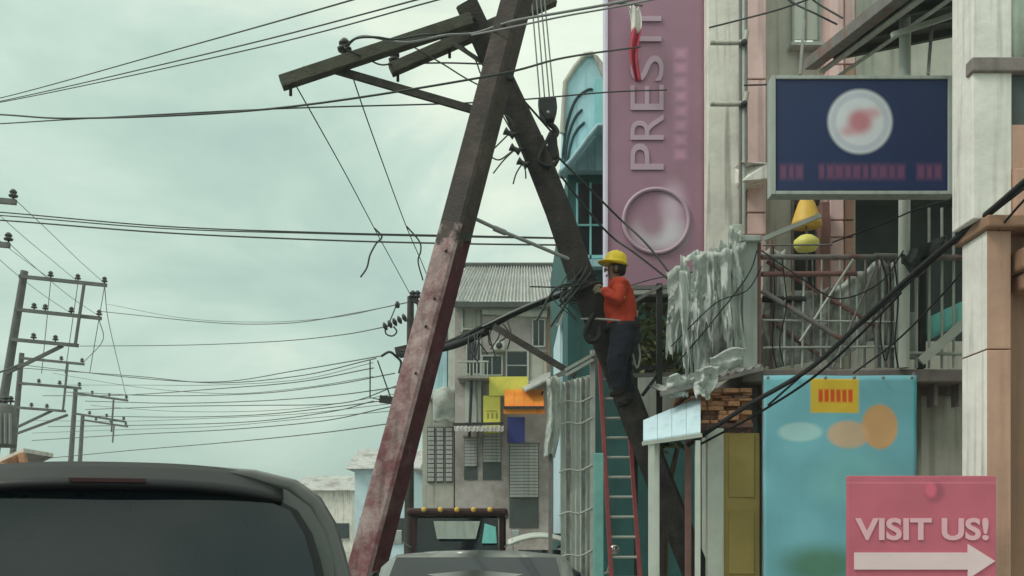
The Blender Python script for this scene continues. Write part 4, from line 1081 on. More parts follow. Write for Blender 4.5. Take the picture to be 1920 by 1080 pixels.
more = [((100, 700), (260, 726), (420, 738), (560, 728), (700, 706), 'faint far wire between the twisted pair and the next below'),
        ((170, 760), (300, 770), (440, 772), (580, 764), (745, 738), 'faint far wire ending at the slim pole below its splice box'),
        ((60, 788), (220, 790), (400, 784), (560, 776), (742, 756), 'faint far wire crossing the foot of the third power pole'),
        ((60, 812), (220, 806), (400, 800), (560, 786), (742, 770), 'faint far wire second lowest over the van roof'),
        ((40, 722), (240, 722), (400, 722), (560, 712), (700, 680), 'faint far wire starting at the shorter power pole\'s middle arm'),
        ((200, 570), (340, 596), (480, 604), (620, 596), (742, 572), 'faint far wire dipping beside the highest one')]
for a_, b_, c_, d_, e_, lab in more:
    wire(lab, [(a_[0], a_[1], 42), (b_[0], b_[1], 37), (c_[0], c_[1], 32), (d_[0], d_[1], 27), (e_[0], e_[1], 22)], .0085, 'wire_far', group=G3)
G4 = 'wires strung between the power poles'
for pix, lab in (([(28, 374, 20), (90, 432, 23), (150, 490, 27), (196, 531, 30)], 'wire from the nearest crossarm tip to the tallest pole\'s arm end'),
                 ([(-40, 368, 20), (40, 440, 24), (100, 490, 27.5), (146, 528, 30)], 'wire to the middle insulator of the tallest pole'),
                 ([(-60, 400, 20), (10, 460, 24), (60, 498, 27.5), (95, 523, 30)], 'wire to the inner insulator of the tallest pole'),
                 ([(16, 455, 20), (70, 505, 24), (130, 555, 27.5), (186, 593, 30)], 'wire to the end of the tallest pole\'s second arm'),
                 ([(-40, 450, 20), (20, 505, 24), (80, 552, 27.5), (134, 588, 30)], 'wire to the middle of the tallest pole\'s second arm')):
    wire(lab, pix, .0075, 'wire_far', group=G4)
for pix, lab in (([(196, 537, 30), (205, 610, 40), (237, 745, 50)], 'wire running on from the tallest pole to the third'),
                 ([(186, 599, 30), (192, 640, 36), (156, 680, 42)], 'wire running on from the tallest pole to the shorter one')):
    wire(lab, pix, .014, 'wire_far', group=G4)
wire('dark wire running left from the tallest power pole', [(-60, 720, 29), (10, 694, 29.6), (40, 682, 30)], .03, 'wire_far')
# string insulators left of the red pole
t = thing('insulator_string', 'string of dark disc insulators with a wire loop, left of the red pole', 'insulator', P(745, 608, 22))
for i in range(5):
    MB().lathe(P(722 + i * 9, 612 - i * 4, 22), [(.02, -.05), (.09, -.02), (.10, .02), (.03, .05)], 10, (1, 0, .45)).build('disc', M['porcelain'], t)
MB().tube(ppath([(722, 612, 22), (724, 626, 22), (736, 630, 22), (744, 622, 22), (738, 612, 22)], 5), .018, 5).build('wire_loop', M['wire'], t)
MB().tube([P(727, 612, 22), P(744, 570, 22)], .014, 5).build('tie_wire', M['wire'], t)
MB().lathe(P(745, 572, 22), [(.05, -.06), (.06, .02), (.03, .08)], 8).build('clamp', M['porcelain'], t)

# heavy sagging cable bundle behind the poles
t = thing('cable_bundle', 'thick black cable bundle sagging across the street behind the poles', 'cable', P(900, 640, 13))
base = [(752, 662, 15), (830, 650, 14), (905, 616, 13.2), (990, 578, 12.5), (1118, 528, 11.7)]
for i in range(5):
    o = [(random.uniform(-3, 3), random.uniform(-5, 5)) for _ in base]
    MB().tube(ppath([(x + a_[0], y + a_[1] * (1.3 if x < 950 else .9), Y + random.uniform(-.05, .05)) for (x, y, Y), a_ in zip(base, o)], 8), .030, 6).build('cable', M['rubber'], t)
MB().tube(ppath([(905, 612, 13.1), (990, 572, 12.4), (1118, 522, 11.6)], 8), .014, 6).build('messenger_wire', M['wire_grey'], t)
MB().tube(ppath([(780, 664, 14.5), (850, 648, 13.6), (912, 622, 13)], 6), .05, 6).build('cable_wrap', M['rubber'], t)
for i in range(9):
    x = 880 + i * 9; y = 628 - i * 3
    q = [(x, y, 13.1), (x + random.uniform(-12, 12), y + random.uniform(12, 26), 13), (x + random.uniform(-18, 18), y + random.uniform(30, 60), 13)]
    MB().tube(ppath(q, 4), .010, 5).build('loose_end', M['wire'], t)
tag(MB().bar(P(926, 612, 12.9), P(1078, 704, 12.6), .06, .085).build('loose_brace', M['timber']), 'dark fallen steel brace slanting below the cable bundle', 'brace')
t2 = thing('clinging_bundle', 'tangle of torn cables bunched on the broken pole beside the worker', 'cable', P(1080, 545, 11.3))
for i in range(13):
    a0 = (1090 + random.uniform(-16, 22), 520 + random.uniform(-25, 20), 11.3 + random.uniform(-.08, .1))
    a1 = (1060 + random.uniform(-30, 30), 545 + random.uniform(-25, 25), 11.25)
    a2 = (1020 + random.uniform(-30, 70), 565 + random.uniform(-30, 55), 11.3)
    MB().tube(ppath([a0, a1, a2], 5), random.choice((.006, .009, .014)), 5).build('torn_cable', M['wire'], t2)
tag(MB().tube(ppath([(1113, 590, 11.2), (1104, 606, 11.15), (1098, 626, 11.15), (1106, 640, 11.15), (1122, 634, 11.15), (1126, 612, 11.15)], 5), .03, 6).build('rope_coil', M['rubber']),
    'black coiled rope hanging on the pole at the worker\'s belt', 'rope')

# near thick cables running up to the right
for pix, r, lab in (([(1290, 835, 10.9), (1400, 762, 10.4), (1520, 690, 10), (1640, 580, 9.4), (1740, 490, 8.8), (1850, 402, 8), (1990, 285, 7), (2500, -110, 5), (3400, -700, 3.4)], .027, 'thickest black cable slanting up across the balcony to the right edge'),
                    ([(1440, 760, 10.4), (1540, 672, 10), (1660, 570, 9.3), (1760, 480, 8.7), (1860, 400, 7.95), (1990, 300, 7), (2500, -80, 5), (3400, -670, 3.4)], .013, 'thinner black cable beside the thick one across the balcony'),
                    ([(1310, 835, 10.9), (1430, 770, 10.4), (1540, 696, 10), (1650, 590, 9.5), (1690, 548, 9.3)], .014, 'thin black cable tied beneath the thick balcony cable')):
    wire(lab, pix, r, 'rubber', name='power_cable', cat='cable')
for pix, r, lab in (([(1428, 470, 10.9), (1500, 520, 10.7), (1570, 560, 10.7), (1650, 530, 10.6), (1694, 470, 10.6)], .008, 'thin wire drooping across the balcony from column to white pipe'),
                    ([(1262, 690, 10.8), (1330, 610, 10.6), (1400, 520, 10.8), (1420, 470, 10.85)], .008, 'thin wire slanting over the grey balcony column'),
                    ([(1258, 650, 10.8), (1340, 570, 10.6), (1400, 545, 10.7), (1428, 500, 10.85)], .007, 'thin wire crossing the torn plastic sheets'),
                    ([(1450, 460, 11.1), (1452, 560, 11.05), (1448, 640, 11.05), (1456, 690, 11.05)], .008, 'loose wire hanging straight down inside the left rail'),
                    ([(1466, 484, 11.0), (1474, 570, 10.95), (1462, 640, 10.95), (1470, 688, 10.95)], .008, 'second loose wire hanging inside the left rail'),
                    ([(1652, 486, 10.85), (1664, 540, 10.8), (1650, 610, 10.8), (1660, 676, 10.8), (1672, 610, 10.8), (1668, 500, 10.85)], .010, 'looped wire coil hanging beside the white pipe'),
                    ([(1676, 486, 10.8), (1684, 560, 10.75), (1678, 640, 10.75), (1684, 690, 10.8)], .010, 'wire hanging down along the white pipe'),
                    ([(1560, 455, 10.9), (1600, 440, 10.8), (1660, 418, 10.6), (1720, 392, 10.2), (1790, 372, 9.6)], .009, 'thin wire rising under the navy sign'),
                    ([(1600, 700, 10.2), (1680, 640, 9.8), (1760, 560, 9.2), (1840, 470, 8.3), (1980, 320, 7.2), (2500, -60, 5), (3400, -640, 3.4)], .010, 'lowest thin cable of the set slanting to the right edge')):
    wire(lab, pix, r, 'rubber', cat='wire')
for pix, lab in (([(1330, 52, 13), (1385, 38, 13), (1460, 18, 12.4), (1540, -10, 12)], 'wire over the pink pillar at the top, rising right'),
                 ([(1440, -30, 12.2), (1485, 4, 12.2), (1530, 26, 12), (1570, 46, 12)], 'wire descending to the canopy gutter at the top'),
                 ([(1500, -25, 11.8), (1530, 4, 11.8), (1580, 34, 11.6)], 'second wire descending to the canopy gutter, farther right'),
                 ([(1395, 160, 13.3), (1445, 158, 13.3), (1500, 150, 13)], 'thin pale wire across the pink pillar below the pipe')):
    wire(lab, pix, .012)

# ------------------------------------------------------------------ things on and under the balcony
def rag(label, px0, px1, py0, py1, Y, seed, m='plastic_white', folds=4, depth=.16, slope=0.0, ragged=.25, name='torn_sheet', group=None, nu=40, nv=44, cat='plastic sheet', lean=0.0):
    rnd = random.Random(seed)
    ph = rnd.uniform(0, 6)
    taper = .22 if ragged > .1 else .10
    def f(u, v):
        w_ = (1 - taper * v ** 1.6) * (1 - .16 * math.sin(v * 6 + ph) * v)
        x = px0 + (px1 - px0) * (.5 + (u - .5) * w_) + 8 * math.sin(v * 3.2 + ph) * v + lean * v
        edge = .5 + .5 * noise.noise(Vector((u * 3 + seed * 1.7, 3.1, 0))) + .45 * noise.noise(Vector((u * 9, seed, 5)))
        y = py0 + slope * u + (py1 - py0) * v * (1 - ragged * 1.5 * edge) + 4 * math.sin(u * folds * 2 + ph) * (1 - v)
        q_ = noise.noise(Vector((u * 1.8 + seed, v * 2.2, 1.3)))
        d = depth * (.18 * math.sin(u * folds * 4.2 + ph + 1.6 * q_) * (.35 + .65 * v) + .9 * q_ - .55 * math.exp(-((v - .06) / .07) ** 2) + .6 * (abs(noise.noise(Vector((u * 3.0, v * 4, seed)))) + .5 * abs(noise.noise(Vector((u * 7, v * 11, seed + 2)))) - .3))
        return P(x, y, Y) + Vector((0, d, 0))
    o = MB().grid(f, nu, nv).build(name, M[m], solid=.004)
    return tag(o, label, cat, group)
GP = 'torn white plastic sheets hanging off the balcony corner'
rag('torn white plastic sheet hanging leftmost off the balcony corner', 1250, 1288, 506, 700, 11.2, 1, group=GP)
rag('long torn white plastic sheet second from the left at the balcony corner', 1272, 1322, 486, 762, 11.05, 2, slope=-18, group=GP)
rag('crumpled white plastic sheet in the middle of the hanging row', 1298, 1356, 476, 650, 10.9, 3, folds=3, depth=.2, group=GP)
rag('dull grey torn sheet hanging behind the white ones', 1310, 1376, 470, 745, 11.35, 4, m='cloth_grey', group=GP)
rag('white plastic sheet bunched against the grey balcony column', 1345, 1396, 455, 690, 10.95, 5, folds=3, group=GP)
rag('narrow white strip fluttering beside the grey balcony column', 1366, 1388, 430, 560, 10.85, 6, folds=2, depth=.1, group=GP)
rnd_ = random.Random(40)
NTH = ('leftmost', 'second from the left', 'third from the left', 'third from the right', 'second from the right', 'rightmost')
for i in range(6):
    x = 1252 + i * 24 + rnd_.uniform(-5, 5); y0 = 505 - (x - 1250) * .3 + rnd_.uniform(-12, 60); L_ = rnd_.uniform(60, 210)
    rag('thin torn plastic strip in front of the big sheets, ' + NTH[i] + ' of six', x, x + rnd_.uniform(9, 22), y0, min(y0 + L_, 745), 10.72 + rnd_.uniform(-.1, .25), 60 + i, folds=1.5, depth=.12, ragged=.3,
        group='thin plastic strips in the balcony corner tangle', nu=10, nv=26, lean=rnd_.uniform(-14, 14), name='plastic_strip')
rag('low white plastic scrap hooked over the plank stack', 1304, 1346, 690, 760, 10.6, 7, folds=2, depth=.16, nu=16, nv=16)
rag('white plastic scrap draped along the eave edge', 1330, 1392, 668, 716, 10.65, 8, folds=3, depth=.12, slope=-16, nu=18, nv=12)
rag('small white plastic rag caught at the foot of the torn sheets', 1252, 1300, 706, 752, 10.75, 9, folds=3, depth=.12, nu=18, nv=12)
rag('grey cloth sheet hung behind the left of the balcony rail', 1432, 1562, 560, 694, 11.2, 10, m='cloth_grey', folds=7, depth=.12, slope=-20, ragged=.02, name='hung_cloth', cat='cloth')
rag('pale striped cloth sheet hung behind the middle of the balcony rail', 1545, 1648, 548, 694, 11.25, 11, m='cloth_white', folds=8, depth=.12, slope=-58, ragged=.02, name='hung_cloth', cat='cloth')
rag('thin pale cloth at the right end of the balcony rail', 1640, 1690, 492, 692, 11.3, 12, m='cloth_grey', folds=5, depth=.1, ragged=.02, name='hung_cloth', cat='cloth')
rag('narrow pale curtain by the grey balcony column', 1430, 1470, 470, 694, 11.45, 13, m='cloth_white', folds=4, depth=.1, ragged=.05, name='hung_cloth', cat='cloth')
# dark tarpaulin thrown over the right rail
def tarp(u, v):
    fold = .06 * math.sin(u * 11 + 2 * v) + .08 * noise.noise(Vector((u * 4, v * 4, 0)))
    return P(1690 + 84 * u, 476 - 34 * u + (30 + 26 * noise.noise(Vector((u * 3, .4, 2))) + 14 * math.sin(u * 5)) * v, 10.9 - .22 * math.sin(v * 1.6) + fold)
tag(MB().grid(tarp, 20, 10).build('tarpaulin', M['tarp_dark'], solid=.02), 'black tarpaulin sagging over the right end of the balcony rail', 'tarpaulin')
def tq(u, v):
    return P(1738 + 90 * u, 596 - 42 * u + (44 - 8 * u) * v, 11.15 + .03 * math.sin(u * 9))
tag(MB().grid(tq, 14, 4).build('turquoise_panel', M['turq'], solid=.03), 'turquoise panel leaning behind the right balcony bars', 'panel')
tag(MB().bar(P(1726, 678, 10.95), P(1832, 584, 10.9), .05, .10).build('loose_plank', M['rail_pale']), 'pale plank slanting under the turquoise panel', 'plank')
# yellow lamp shades at the window
t = thing('yellow_lamp', 'yellow cone-shaped lampshade in the window above the rail', 'lamp', P(1512, 425, 13.4))
MB().lathe(P(1512, 425, 13.4), [(.21, 0), (.20, .06), (.12, .30), (.06, .42), (.02, .44)], 16).build('shade', M['lampyellow'], t)
MB().tube([P(1512, 372, 13.4), P(1512, 330, 13.4)], .012, 6).build('cord', M['wire'], t)
t = thing('green_lamp', 'pale yellow-green round lampshade below the yellow cone', 'lamp', P(1512, 470, 13.2))
MB().lathe(P(1512, 472, 13.2), [(.05, 0), (.13, .02), (.17, .09), (.165, .15), (.09, .21), (.03, .23)], 16).build('shade', M['lampgreen'], t)
MB().tube([P(1512, 441, 13.2), P(1512, 424, 13.3)], .012, 6).build('cord', M['wire'], t)

# tin eave, plank stack and pale blue awning left of the balcony
t = thing('corner_eave', 'sloping weathered tin eave under the torn plastic sheets', 'eave', P(1320, 745, 11))
for i in range(4):
    u0, u1 = i / 4, (i + 1) / 4
    def ev(u, v, u0=u0, u1=u1):
        s_ = u0 + (u1 - u0) * u
        return P(1238 + 190 * s_, 735 - 48 * s_, 10.75) + Vector((0, 1.2 * v, .25 * v + .02 * math.cos(u * 2 * math.pi * 3)))
    MB().grid(ev, 18, 3).build('eave_sheet', M['tin'], t, solid=.008)
MB().bar(P(1238, 739, 10.72), P(1430, 691, 10.72), .06, .05).build('edge_batten', M['rail'], t)
st = thing('plank_stack', 'stack of raw brown planks stored under the eave', 'planks', P(1345, 792, 10.9))
y = 793
while y > 728:
    h_ = random.choice((5, 6, 8, 10)); x = 1288 + random.uniform(0, 8)
    while x < 1396:
        w_ = random.choice((14, 22, 30, 38))
        MB().pbox(x, y - h_ + .6, min(x + w_, 1410), y, 10.95 + random.uniform(-.18, .12), 1.1).build('plank', M['wood'] if random.random() < .6 else M['wood_grey'], st, bevel=0.003)
        x += w_ + random.uniform(.6, 3)
    y -= h_
MB().pbox(1286, 793, 1412, 801, 10.9, 1.2).build('shelf_board', M['rail_brown'], st)
for x in (1290, 1404):
    MB().bar(P(x, 801, 11.0), (P(x, 801, 11.0).x, 11.0, .13), .06).build('shelf_leg', M['rail_brown'], st)
for x in (1290, 1404):
    MB().bar(P(x, 801, 12.0), (P(x, 801, 12.0).x, 12.0, .13), .06).build('shelf_leg', M['rail_brown'], st)
t = thing('blue_awning', 'pale blue sheet awning below the plank stack', 'awning', P(1262, 830, 10.8))
for i in range(4):
    x0, x1 = 1206 + i * 27, 1206 + (i + 1) * 27 - .6
    MB().prism([P(x0, 792 - i * 11, 10.9), P(x1, 792 - (i + 1) * 11, 10.9), P(x1, 826 - i * 4, 10.3), P(x0, 830 - i * 4, 10.3)], (0, 0, .025)).build('awning_sheet', M['aqua'], t)
MB().bar(P(1204, 832, 10.28), P(1316, 816, 10.28), .04).build('front_bar', M['rail_pale'], t)
for x in (1222, 1308):
    MB().bar(P(x, 826, 10.3), (P(x, 826, 10.3).x, 10.3, .13), .05).build('awning_post', M['off_white'], t)
# dark steel posts and cross bars beside the worker
t = thing('steel_frame', 'thin dark steel scaffold frame between the worker and the plastic sheets', 'frame', (P(1236, 800, 11.6).x, 11.6, .13))
MB().bar((P(1236, 800, 11.6).x, 11.6, .13), P(1236, 532, 11.6), .065).build('post', M['steel_dark'], t)
MB().bar((P(1192, 800, 11.9).x, 11.9, .13), P(1192, 536, 11.9), .045).build('post', M['steel_dark'], t)
for y0, m in ((540, 'rail'), (549, 'rail_pale'), (690, 'steel_dark'), (704, 'rail')):
    MB().bar(P(1186, y0, 11.66), P(1262, y0 - 2, 11.66), .045).build('cross_bar', M[m], t)
MB().bar(P(1204, 742, 11.62), P(1236, 700, 11.62), .04).build('knee_brace', M['steel_dark'], t)
MB().bar(P(1182, 570, 11.55), P(1240, 535, 11.55), .035).build('knee_brace', M['rail'], t)
tag(MB().pbox(1196, 706, 1300, 800, 12.4, .06).build('white_board', M['off_white'], bevel=.01), 'off-white board standing behind the steel frame', 'board')
# grille screen hung with pale strips, left of the worker's feet
YG = 12.0
t = thing('grille_screen', 'rusty pale grille screen with corrugated strips, left of the worker\'s feet', 'screen', (P(1070, 900, YG).x, YG, .13))
MB().bar((P(1111, 800, YG).x, YG, .13), P(1111, 657, YG), .06).build('post', M['rail_pale'], t)
MB().bar((P(1032, 800, YG).x, YG, .13), P(1032, 712, YG), .05).build('post', M['rail'], t)
for d in (0, 10):
    MB().bar(P(1060, 694 + d, YG - .05), P(1113, 664 + d, YG - .05), .035).build('top_bar', M['rail_pale'], t)
MB().bar(P(1030, 712, YG), P(1062, 696, YG), .05).build('top_bar', M['rail'], t)
for i in range(6):
    x = 1052 + i * 9.6
    def sl(u, v, x=x, i=i):
        return P(x + 8.6 * u, 716 - 2.5 * i + (380 + 2.5 * i) * v, YG + .06 + .05 * math.sin(u * math.pi) + .02 * noise.noise(Vector((i * 3, v * 9, 0))))
    MB().grid(sl, 4, 10).build('strip', M['cloth_grey'] if i % 3 == 1 else M['off_white'], t, solid=.006)
for y0 in (752, 792, 880, 960, 1040):
    MB().tube(ppath([(1048, y0 + 6, YG - .03), (1066, y0, YG - .03), (1086, y0 + 3, YG - .03), (1110, y0 - 8, YG - .03)], 4), .012, 5).build('barbed_strand', M['rail_pale'], t)
rag('white curtain hanging at the left end of the grille screen', 1024, 1050, 708, 860, YG - .1, 21, m='cloth_white', folds=3, depth=.1, ragged=.05, name='curtain', cat='curtain')
# green post and pale posts at street level
tag(MB().bar((P(1122, 1080, 10.9).x, 10.9, .13), P(1122, 850, 10.9), .11, .09).build('green_post', M['green_post'], bevel=.01), 'worn green steel post left of the red ladder', 'post')
tag(MB().bar((P(1226, 1080, 10.6).x, 10.6, .13), P(1226, 830, 10.6), .11, .11).build('pale_post', M['off_white'], bevel=.01), 'pale grey post right of the red ladder', 'post')
t = thing('olive_door', 'olive painted door in a pale frame beside the teal banner', 'door', (P(1385, 1080, 10.9).x, 10.9, .13))
zt_ = P(0, 812, 10.9).z
a, b = P(1356, 0, 10.9).x, P(1424, 0, 10.9).x
MB().box(a, b, 10.9, 10.95, .13, zt_).build('door_leaf', M['olive'], t)
MB().box(a - .18, a - .004, 10.86, 10.98, .13, zt_ + .05).build('door_jamb', M['off_white'], t)
for z in (.3, 1.15, 2.0):
    MB().box(a + .06, b - .06, 10.885, 10.899, z, z + .7).build('door_panel', M['olive'], t, bevel=.005)
MB().lathe((a + .06, 10.87, 1.1), [(.015, 0), (.025, .01), (.025, .04)], 8, (0, -1, 0)).build('handle', M['chrome'], t)

# ------------------------------------------------------------------ ladder and lineman
YL = 11.95
t = thing('ladder', 'red-railed ladder with grey rungs leaning under the lineman', 'ladder', (P(1175, 1270, YL).x, YL - .5, 0.13))
lb = (P(1146, 1080, YL - .4), P(1200, 1080, YL - .4)); lt = (P(1122, 640, YL), P(1168, 640, YL))
def lad(i, s):
    g = lt[i].lerp(lb[i], 1.0); d = (lb[i] - lt[i]); k = (lt[i].z - .13) / (lt[i].z - lb[i].z)
    return lt[i] + d * k * s
for i in (0, 1):
    MB().bar(lad(i, 0), lad(i, 1), .045, .085).build('rail', M['ladder_red'], t, bevel=.004)
for k in range(1, 16):
    s = k / 16
    MB().tube([lad(0, s), lad(1, s)], .017, 8).build('rung', M['rail_pale'], t)

YW = 11.28
wk = thing('person', 'lineman in yellow helmet, orange shirt and navy trousers leaning against the broken pole', 'person', P(1168, 752, YW))
def W(px, py, dy=0.0): return P(px, py, YW) + Vector((0, dy, 0))
joints = [  # point, radius (x,y), parent
    (W(1166, 618), .18, None),          # 0 pelvis
    (W(1165, 592), .190, 0), (W(1162, 566), .208, 1), (W(1159, 545), .190, 2), (W(1154, 528), .075, 3), (W(1152, 519), .062, 4),
    (W(1152, 508), .088, 5), (W(1153, 494), .092, 6),                                    # head
    (W(1158, 541, -.21), .088, 3), (W(1154, 577, -.30), .080, 8), (W(1132, 557, -.24), .060, 9), (W(1124, 549, -.20), .034, 10),
    (W(1158, 541, .21), .088, 3), (W(1146, 566, .28), .072, 12), (W(1126, 545, .20), .055, 13), (W(1119, 537, .16), .034, 14),
    (W(1167, 636, -.11), .15, 0), (W(1152, 686, -.16), .118, 16), (W(1160, 736, -.12), .085, 17), (W(1141, 745, -.12), .045, 18),
    (W(1170, 636, .11), .15, 0), (W(1168, 698, .13), .118, 20), (W(1180, 750, .11), .085, 21), (W(1158, 758, .10), .045, 22)]
me = bpy.data.meshes.new('body_skeleton')
me.from_pydata([j[0] for j in joints], [(j[2], i) for i, j in enumerate(joints) if j[2] is not None], [])
sk = bpy.data.objects.new('body_skeleton', me); COL.objects.link(sk)
md = sk.modifiers.new('skin', 'SKIN'); md.use_smooth_shade = True
for i, j in enumerate(joints):
    sv = me.skin_vertices[0].data[i]
    sv.radius = (j[1], j[1]); sv.use_root = (i == 0)
md = sk.modifiers.new('sub', 'SUBSURF'); md.levels = 3; md.render_levels = 3
bpy.context.view_layer.update()
bm_ = bpy.data.meshes.new_from_object(sk.evaluated_get(bpy.context.evaluated_depsgraph_get()))
bpy.data.objects.remove(sk)
mb = MB()
V = []
for v in bm_.vertices:
    c = v.co.copy()
    if c.z < P(0, 526, YW).z:                      # loose cloth: creases across the limbs and torso
        w_ = noise.noise(Vector((c.x * 9, c.y * 9, c.z * 17))) * .016 + abs(noise.noise(Vector((c.x * 14, c.y * 14, c.z * 30 + 3)))) * .014
        c = c + v.normal * w_
    V.append(c)
k_w = F / YW
zof = lambda py: P(0, py, YW).z
for p in bm_.polygons:
    c = sum((V[i] for i in p.vertices), Vector()) / len(p.vertices)
    px = 960 + c.x / c.y * F; z = c.z
    if z > zof(524) and abs(c.y - YW) < .16: mi = 0
    elif z > zof(612): mi = 2 if (px < 1127) else 1
    elif z > zof(734): mi = 3
    else: mi = 4
    mb.f.append(list(p.vertices)); mb.mi.append(mi); mb.sm.append(True)
mb.v = V
# head details and fingers grown out of the same body mesh
hd = W(1153, 503)
mb.lathe(hd + Vector((-.098, -.01, -.035)), [(.030, 0), (.022, .02), (.006, .045)], 8, (-.5, -.1, .85), 0)          # nose
for s_ in (-1, 1):
    mb.lathe(hd + Vector((.005, s_ * .088, -.03)), [(.012, -.035), (.024, -.01), (.026, .02), (.012, .04)], 8, (0.15, 0, 1), 0)  # ears
mb.tube([hd + Vector((-.090, -.035, -.085)), hd + Vector((-.098, 0, -.087)), hd + Vector((-.090, .035, -.085))], [.007, .011, .007], 6, 0)   # lips
for hand, sgn in ((W(1124, 549, -.20), 1), (W(1119, 537, .16), -1)):
    for k in range(4):
        L = (.070, .085, .080, .062)[k]
        r0 = hand + Vector((-.01, sgn * .01, .034 - k * .022))
        mb.tube([r0, r0 + Vector((-L * .45, sgn * .012, .004)), r0 + Vector((-L * .75, sgn * .035, 0)), r0 + Vector((-L * .85, sgn * .06, -.006))], [.011, .010, .009, .006], 6, 2)
    mb.tube([hand + Vector((.015, sgn * .02, .03)), hand + Vector((-.012, sgn * .045, .05)), hand + Vector((-.04, sgn * .06, .052))], [.012, .011, .007], 6, 2)
body = mb.build('body', [M['skin'], M['shirt'], M['glove'], M['trousers'], M['boot']], wk)
hp = W(1154, 493)
hm = MB()
tilt = Vector((.16, 0, 1))
hm.lathe(hp, [(.150, -.012), (.132, .006), (.130, .03), (.122, .07), (.100, .105), (.065, .128), (.02, .138)], 20, tilt)
hel = hm.build('helmet', M['helmet'], wk)
MB().lathe(hp + Vector((-.045, 0, -.012)), [(.150, -.008), (.162, 0), (.150, .008)], 20, tilt).build('helmet_brim', M['helmet'], hel)
MB().tube([hp + Vector((-.11, 0, .055)), hp + Vector((-.06, 0, .115)), hp + Vector((.015, 0, .142)), hp + Vector((.085, 0, .10)), hp + Vector((.125, 0, .045))], .012, 6).build('helmet_ridge', M['helmet'], hel)
MB().lathe(hd + Vector((.03, 0, -.005)), [(.085, -.07), (.098, -.03), (.100, .03), (.09, .05)], 14).build('hair', M['hair'], wk)
MB().lathe(W(1166, 614), [(.205, -.035), (.216, -.03), (.216, .03), (.205, .035)], 18, (-.05, 0, 1)).build('tool_belt', M['rubber'], wk)
MB().tube(ppath([(1178, 604, YW - .16), (1150, 600, YW - .2), (1118, 598, YW - .1), (1094, 598, YW + .12), (1094, 598, YW + .34), (1120, 600, YW + .46), (1150, 602, YW + .36), (1176, 606, YW + .17)], 5), .013, 6).build('safety_strap', M['strap'], wk)
MB().pprism([(1183, 590), (1200, 594), (1202, 640), (1190, 646), (1182, 630)], YW - .12, .16).build('tool_pouch', M['rubber'], wk, bevel=.02)
for x, y in ((1186, 586), (1193, 588)):
    MB().tube([P(x, y + 12, YW - .06), P(x + 2, y - 6, YW - .06)], .012, 6).build('tool_handle', M['strap'], wk)

for s_ in (-1, 1):
    MB().tube([W(1176, 606, s_ * .10), W(1182, 575, s_ * .12), W(1172, 541, s_ * .13), W(1158, 531, s_ * .13), W(1143, 545, s_ * .13), W(1143, 575, s_ * .12), W(1150, 606, s_ * .12)], .014, 6).build('harness_strap', M['rubber'], wk)
MB().box(*(lambda c: (c.x - .04, c.x + .04, c.y - .012, c.y + .004, c.z - .05, c.z + .05))(W(1160, 562, -.285))).build('sleeve_patch', M['lampgreen'], wk, bevel=.004)
MB().tube(ppath([(1196, 640, YW), (1200, 668, YW - .05), (1194, 690, YW - .05), (1186, 664, YW)], 5), .012, 6).build('hanging_lanyard', M['strap'], wk)

# ------------------------------------------------------------------ vehicles
def loft(name, secs, m, parent, smooth=True, cap=True, subd=0):
    """secs: list of (y, [(x,z)...]) half outlines mirrored across x=cx"""
    mb = MB()
    rows = []
    for y, cx_, pts in secs:
        full = [(cx_ + x, z) for x, z in pts] + [(cx_ - x, z) for x, z in reversed(pts)]
        rows.append([Vector((x, y if not callable(y) else y(z), z)) for x, z in full])
    m_ = len(rows[0]); v = [p for r in rows for p in r]
    f = [(i * m_ + j, i * m_ + (j + 1) % m_, (i + 1) * m_ + (j + 1) % m_, (i + 1) * m_ + j) for i in range(len(rows) - 1) for j in range(m_)]
    mb.add(v, f, 0, smooth)
    if cap:
        mb.add(rows[0], [tuple(range(m_ - 1, -1, -1))]); mb.add(rows[-1], [tuple(range(m_))])
    return mb.build(name, m, parent)
def wheel(parent, x, y, r, w=.2):
    ty = MB().lathe((x, y, r), [(r * .62, -w / 2), (r * .95, -w / 2), (r, -w * .35), (r, w * .35), (r * .95, w / 2), (r * .62, w / 2)], 20, (1, 0, 0)).build('wheel', M['tyre'], parent)
    MB().lathe((x, y, r), [(r * .1, -w * .45), (r * .6, -w * .4), (r * .61, w * .4), (r * .1, w * .45)], 16, (1, 0, 0)).build('rim', M['galv'], ty)

# van nearest the camera, seen from behind
CX = -1.40; Y0 = 3.45
t = thing('van', 'dark grey van with wide tinted rear window filling the lower left corner', 'van', (CX, Y0 + 2.2, 0))
half = [(.80, .35), (.92, .42), (.955, .75), (.945, 1.02), (.935, 1.12)]
top_ = [(.90, 1.38), (.868, 1.52), (.835, 1.64), (.775, 1.745), (.68, 1.815), (.52, 1.853), (.28, 1.868), (.0, 1.872)]
out = half + top_
rake = lambda y: (lambda z, y=y: y + max(0, z - 1.0) * .20)
def inset(pts, s, zc_=1.1): return [(x * s, zc_ + (z - zc_) * (s if z > zc_ else 1)) for x, z in pts]
loft('body', [(rake(Y0 + .03), CX, inset(out, .94)), (rake(Y0 + .01), CX, inset(out, .975)), (rake(Y0 + .06), CX, out), (Y0 + 1.2, CX, inset(out, 1.005)), (Y0 + 3.0, CX, inset(out, 1.0)), (Y0 + 3.5, CX, inset(out, .96)),
              (Y0 + 4.1, CX, [(x * .95, min(z, 1.0 + .12 * (z - 1))) for x, z in out]), (Y0 + 4.4, CX, [(x * .85, min(z, .85)) for x, z in out])], M['silver'], t)
yb = lambda z: Y0 + max(0, z - 1.0) * .20
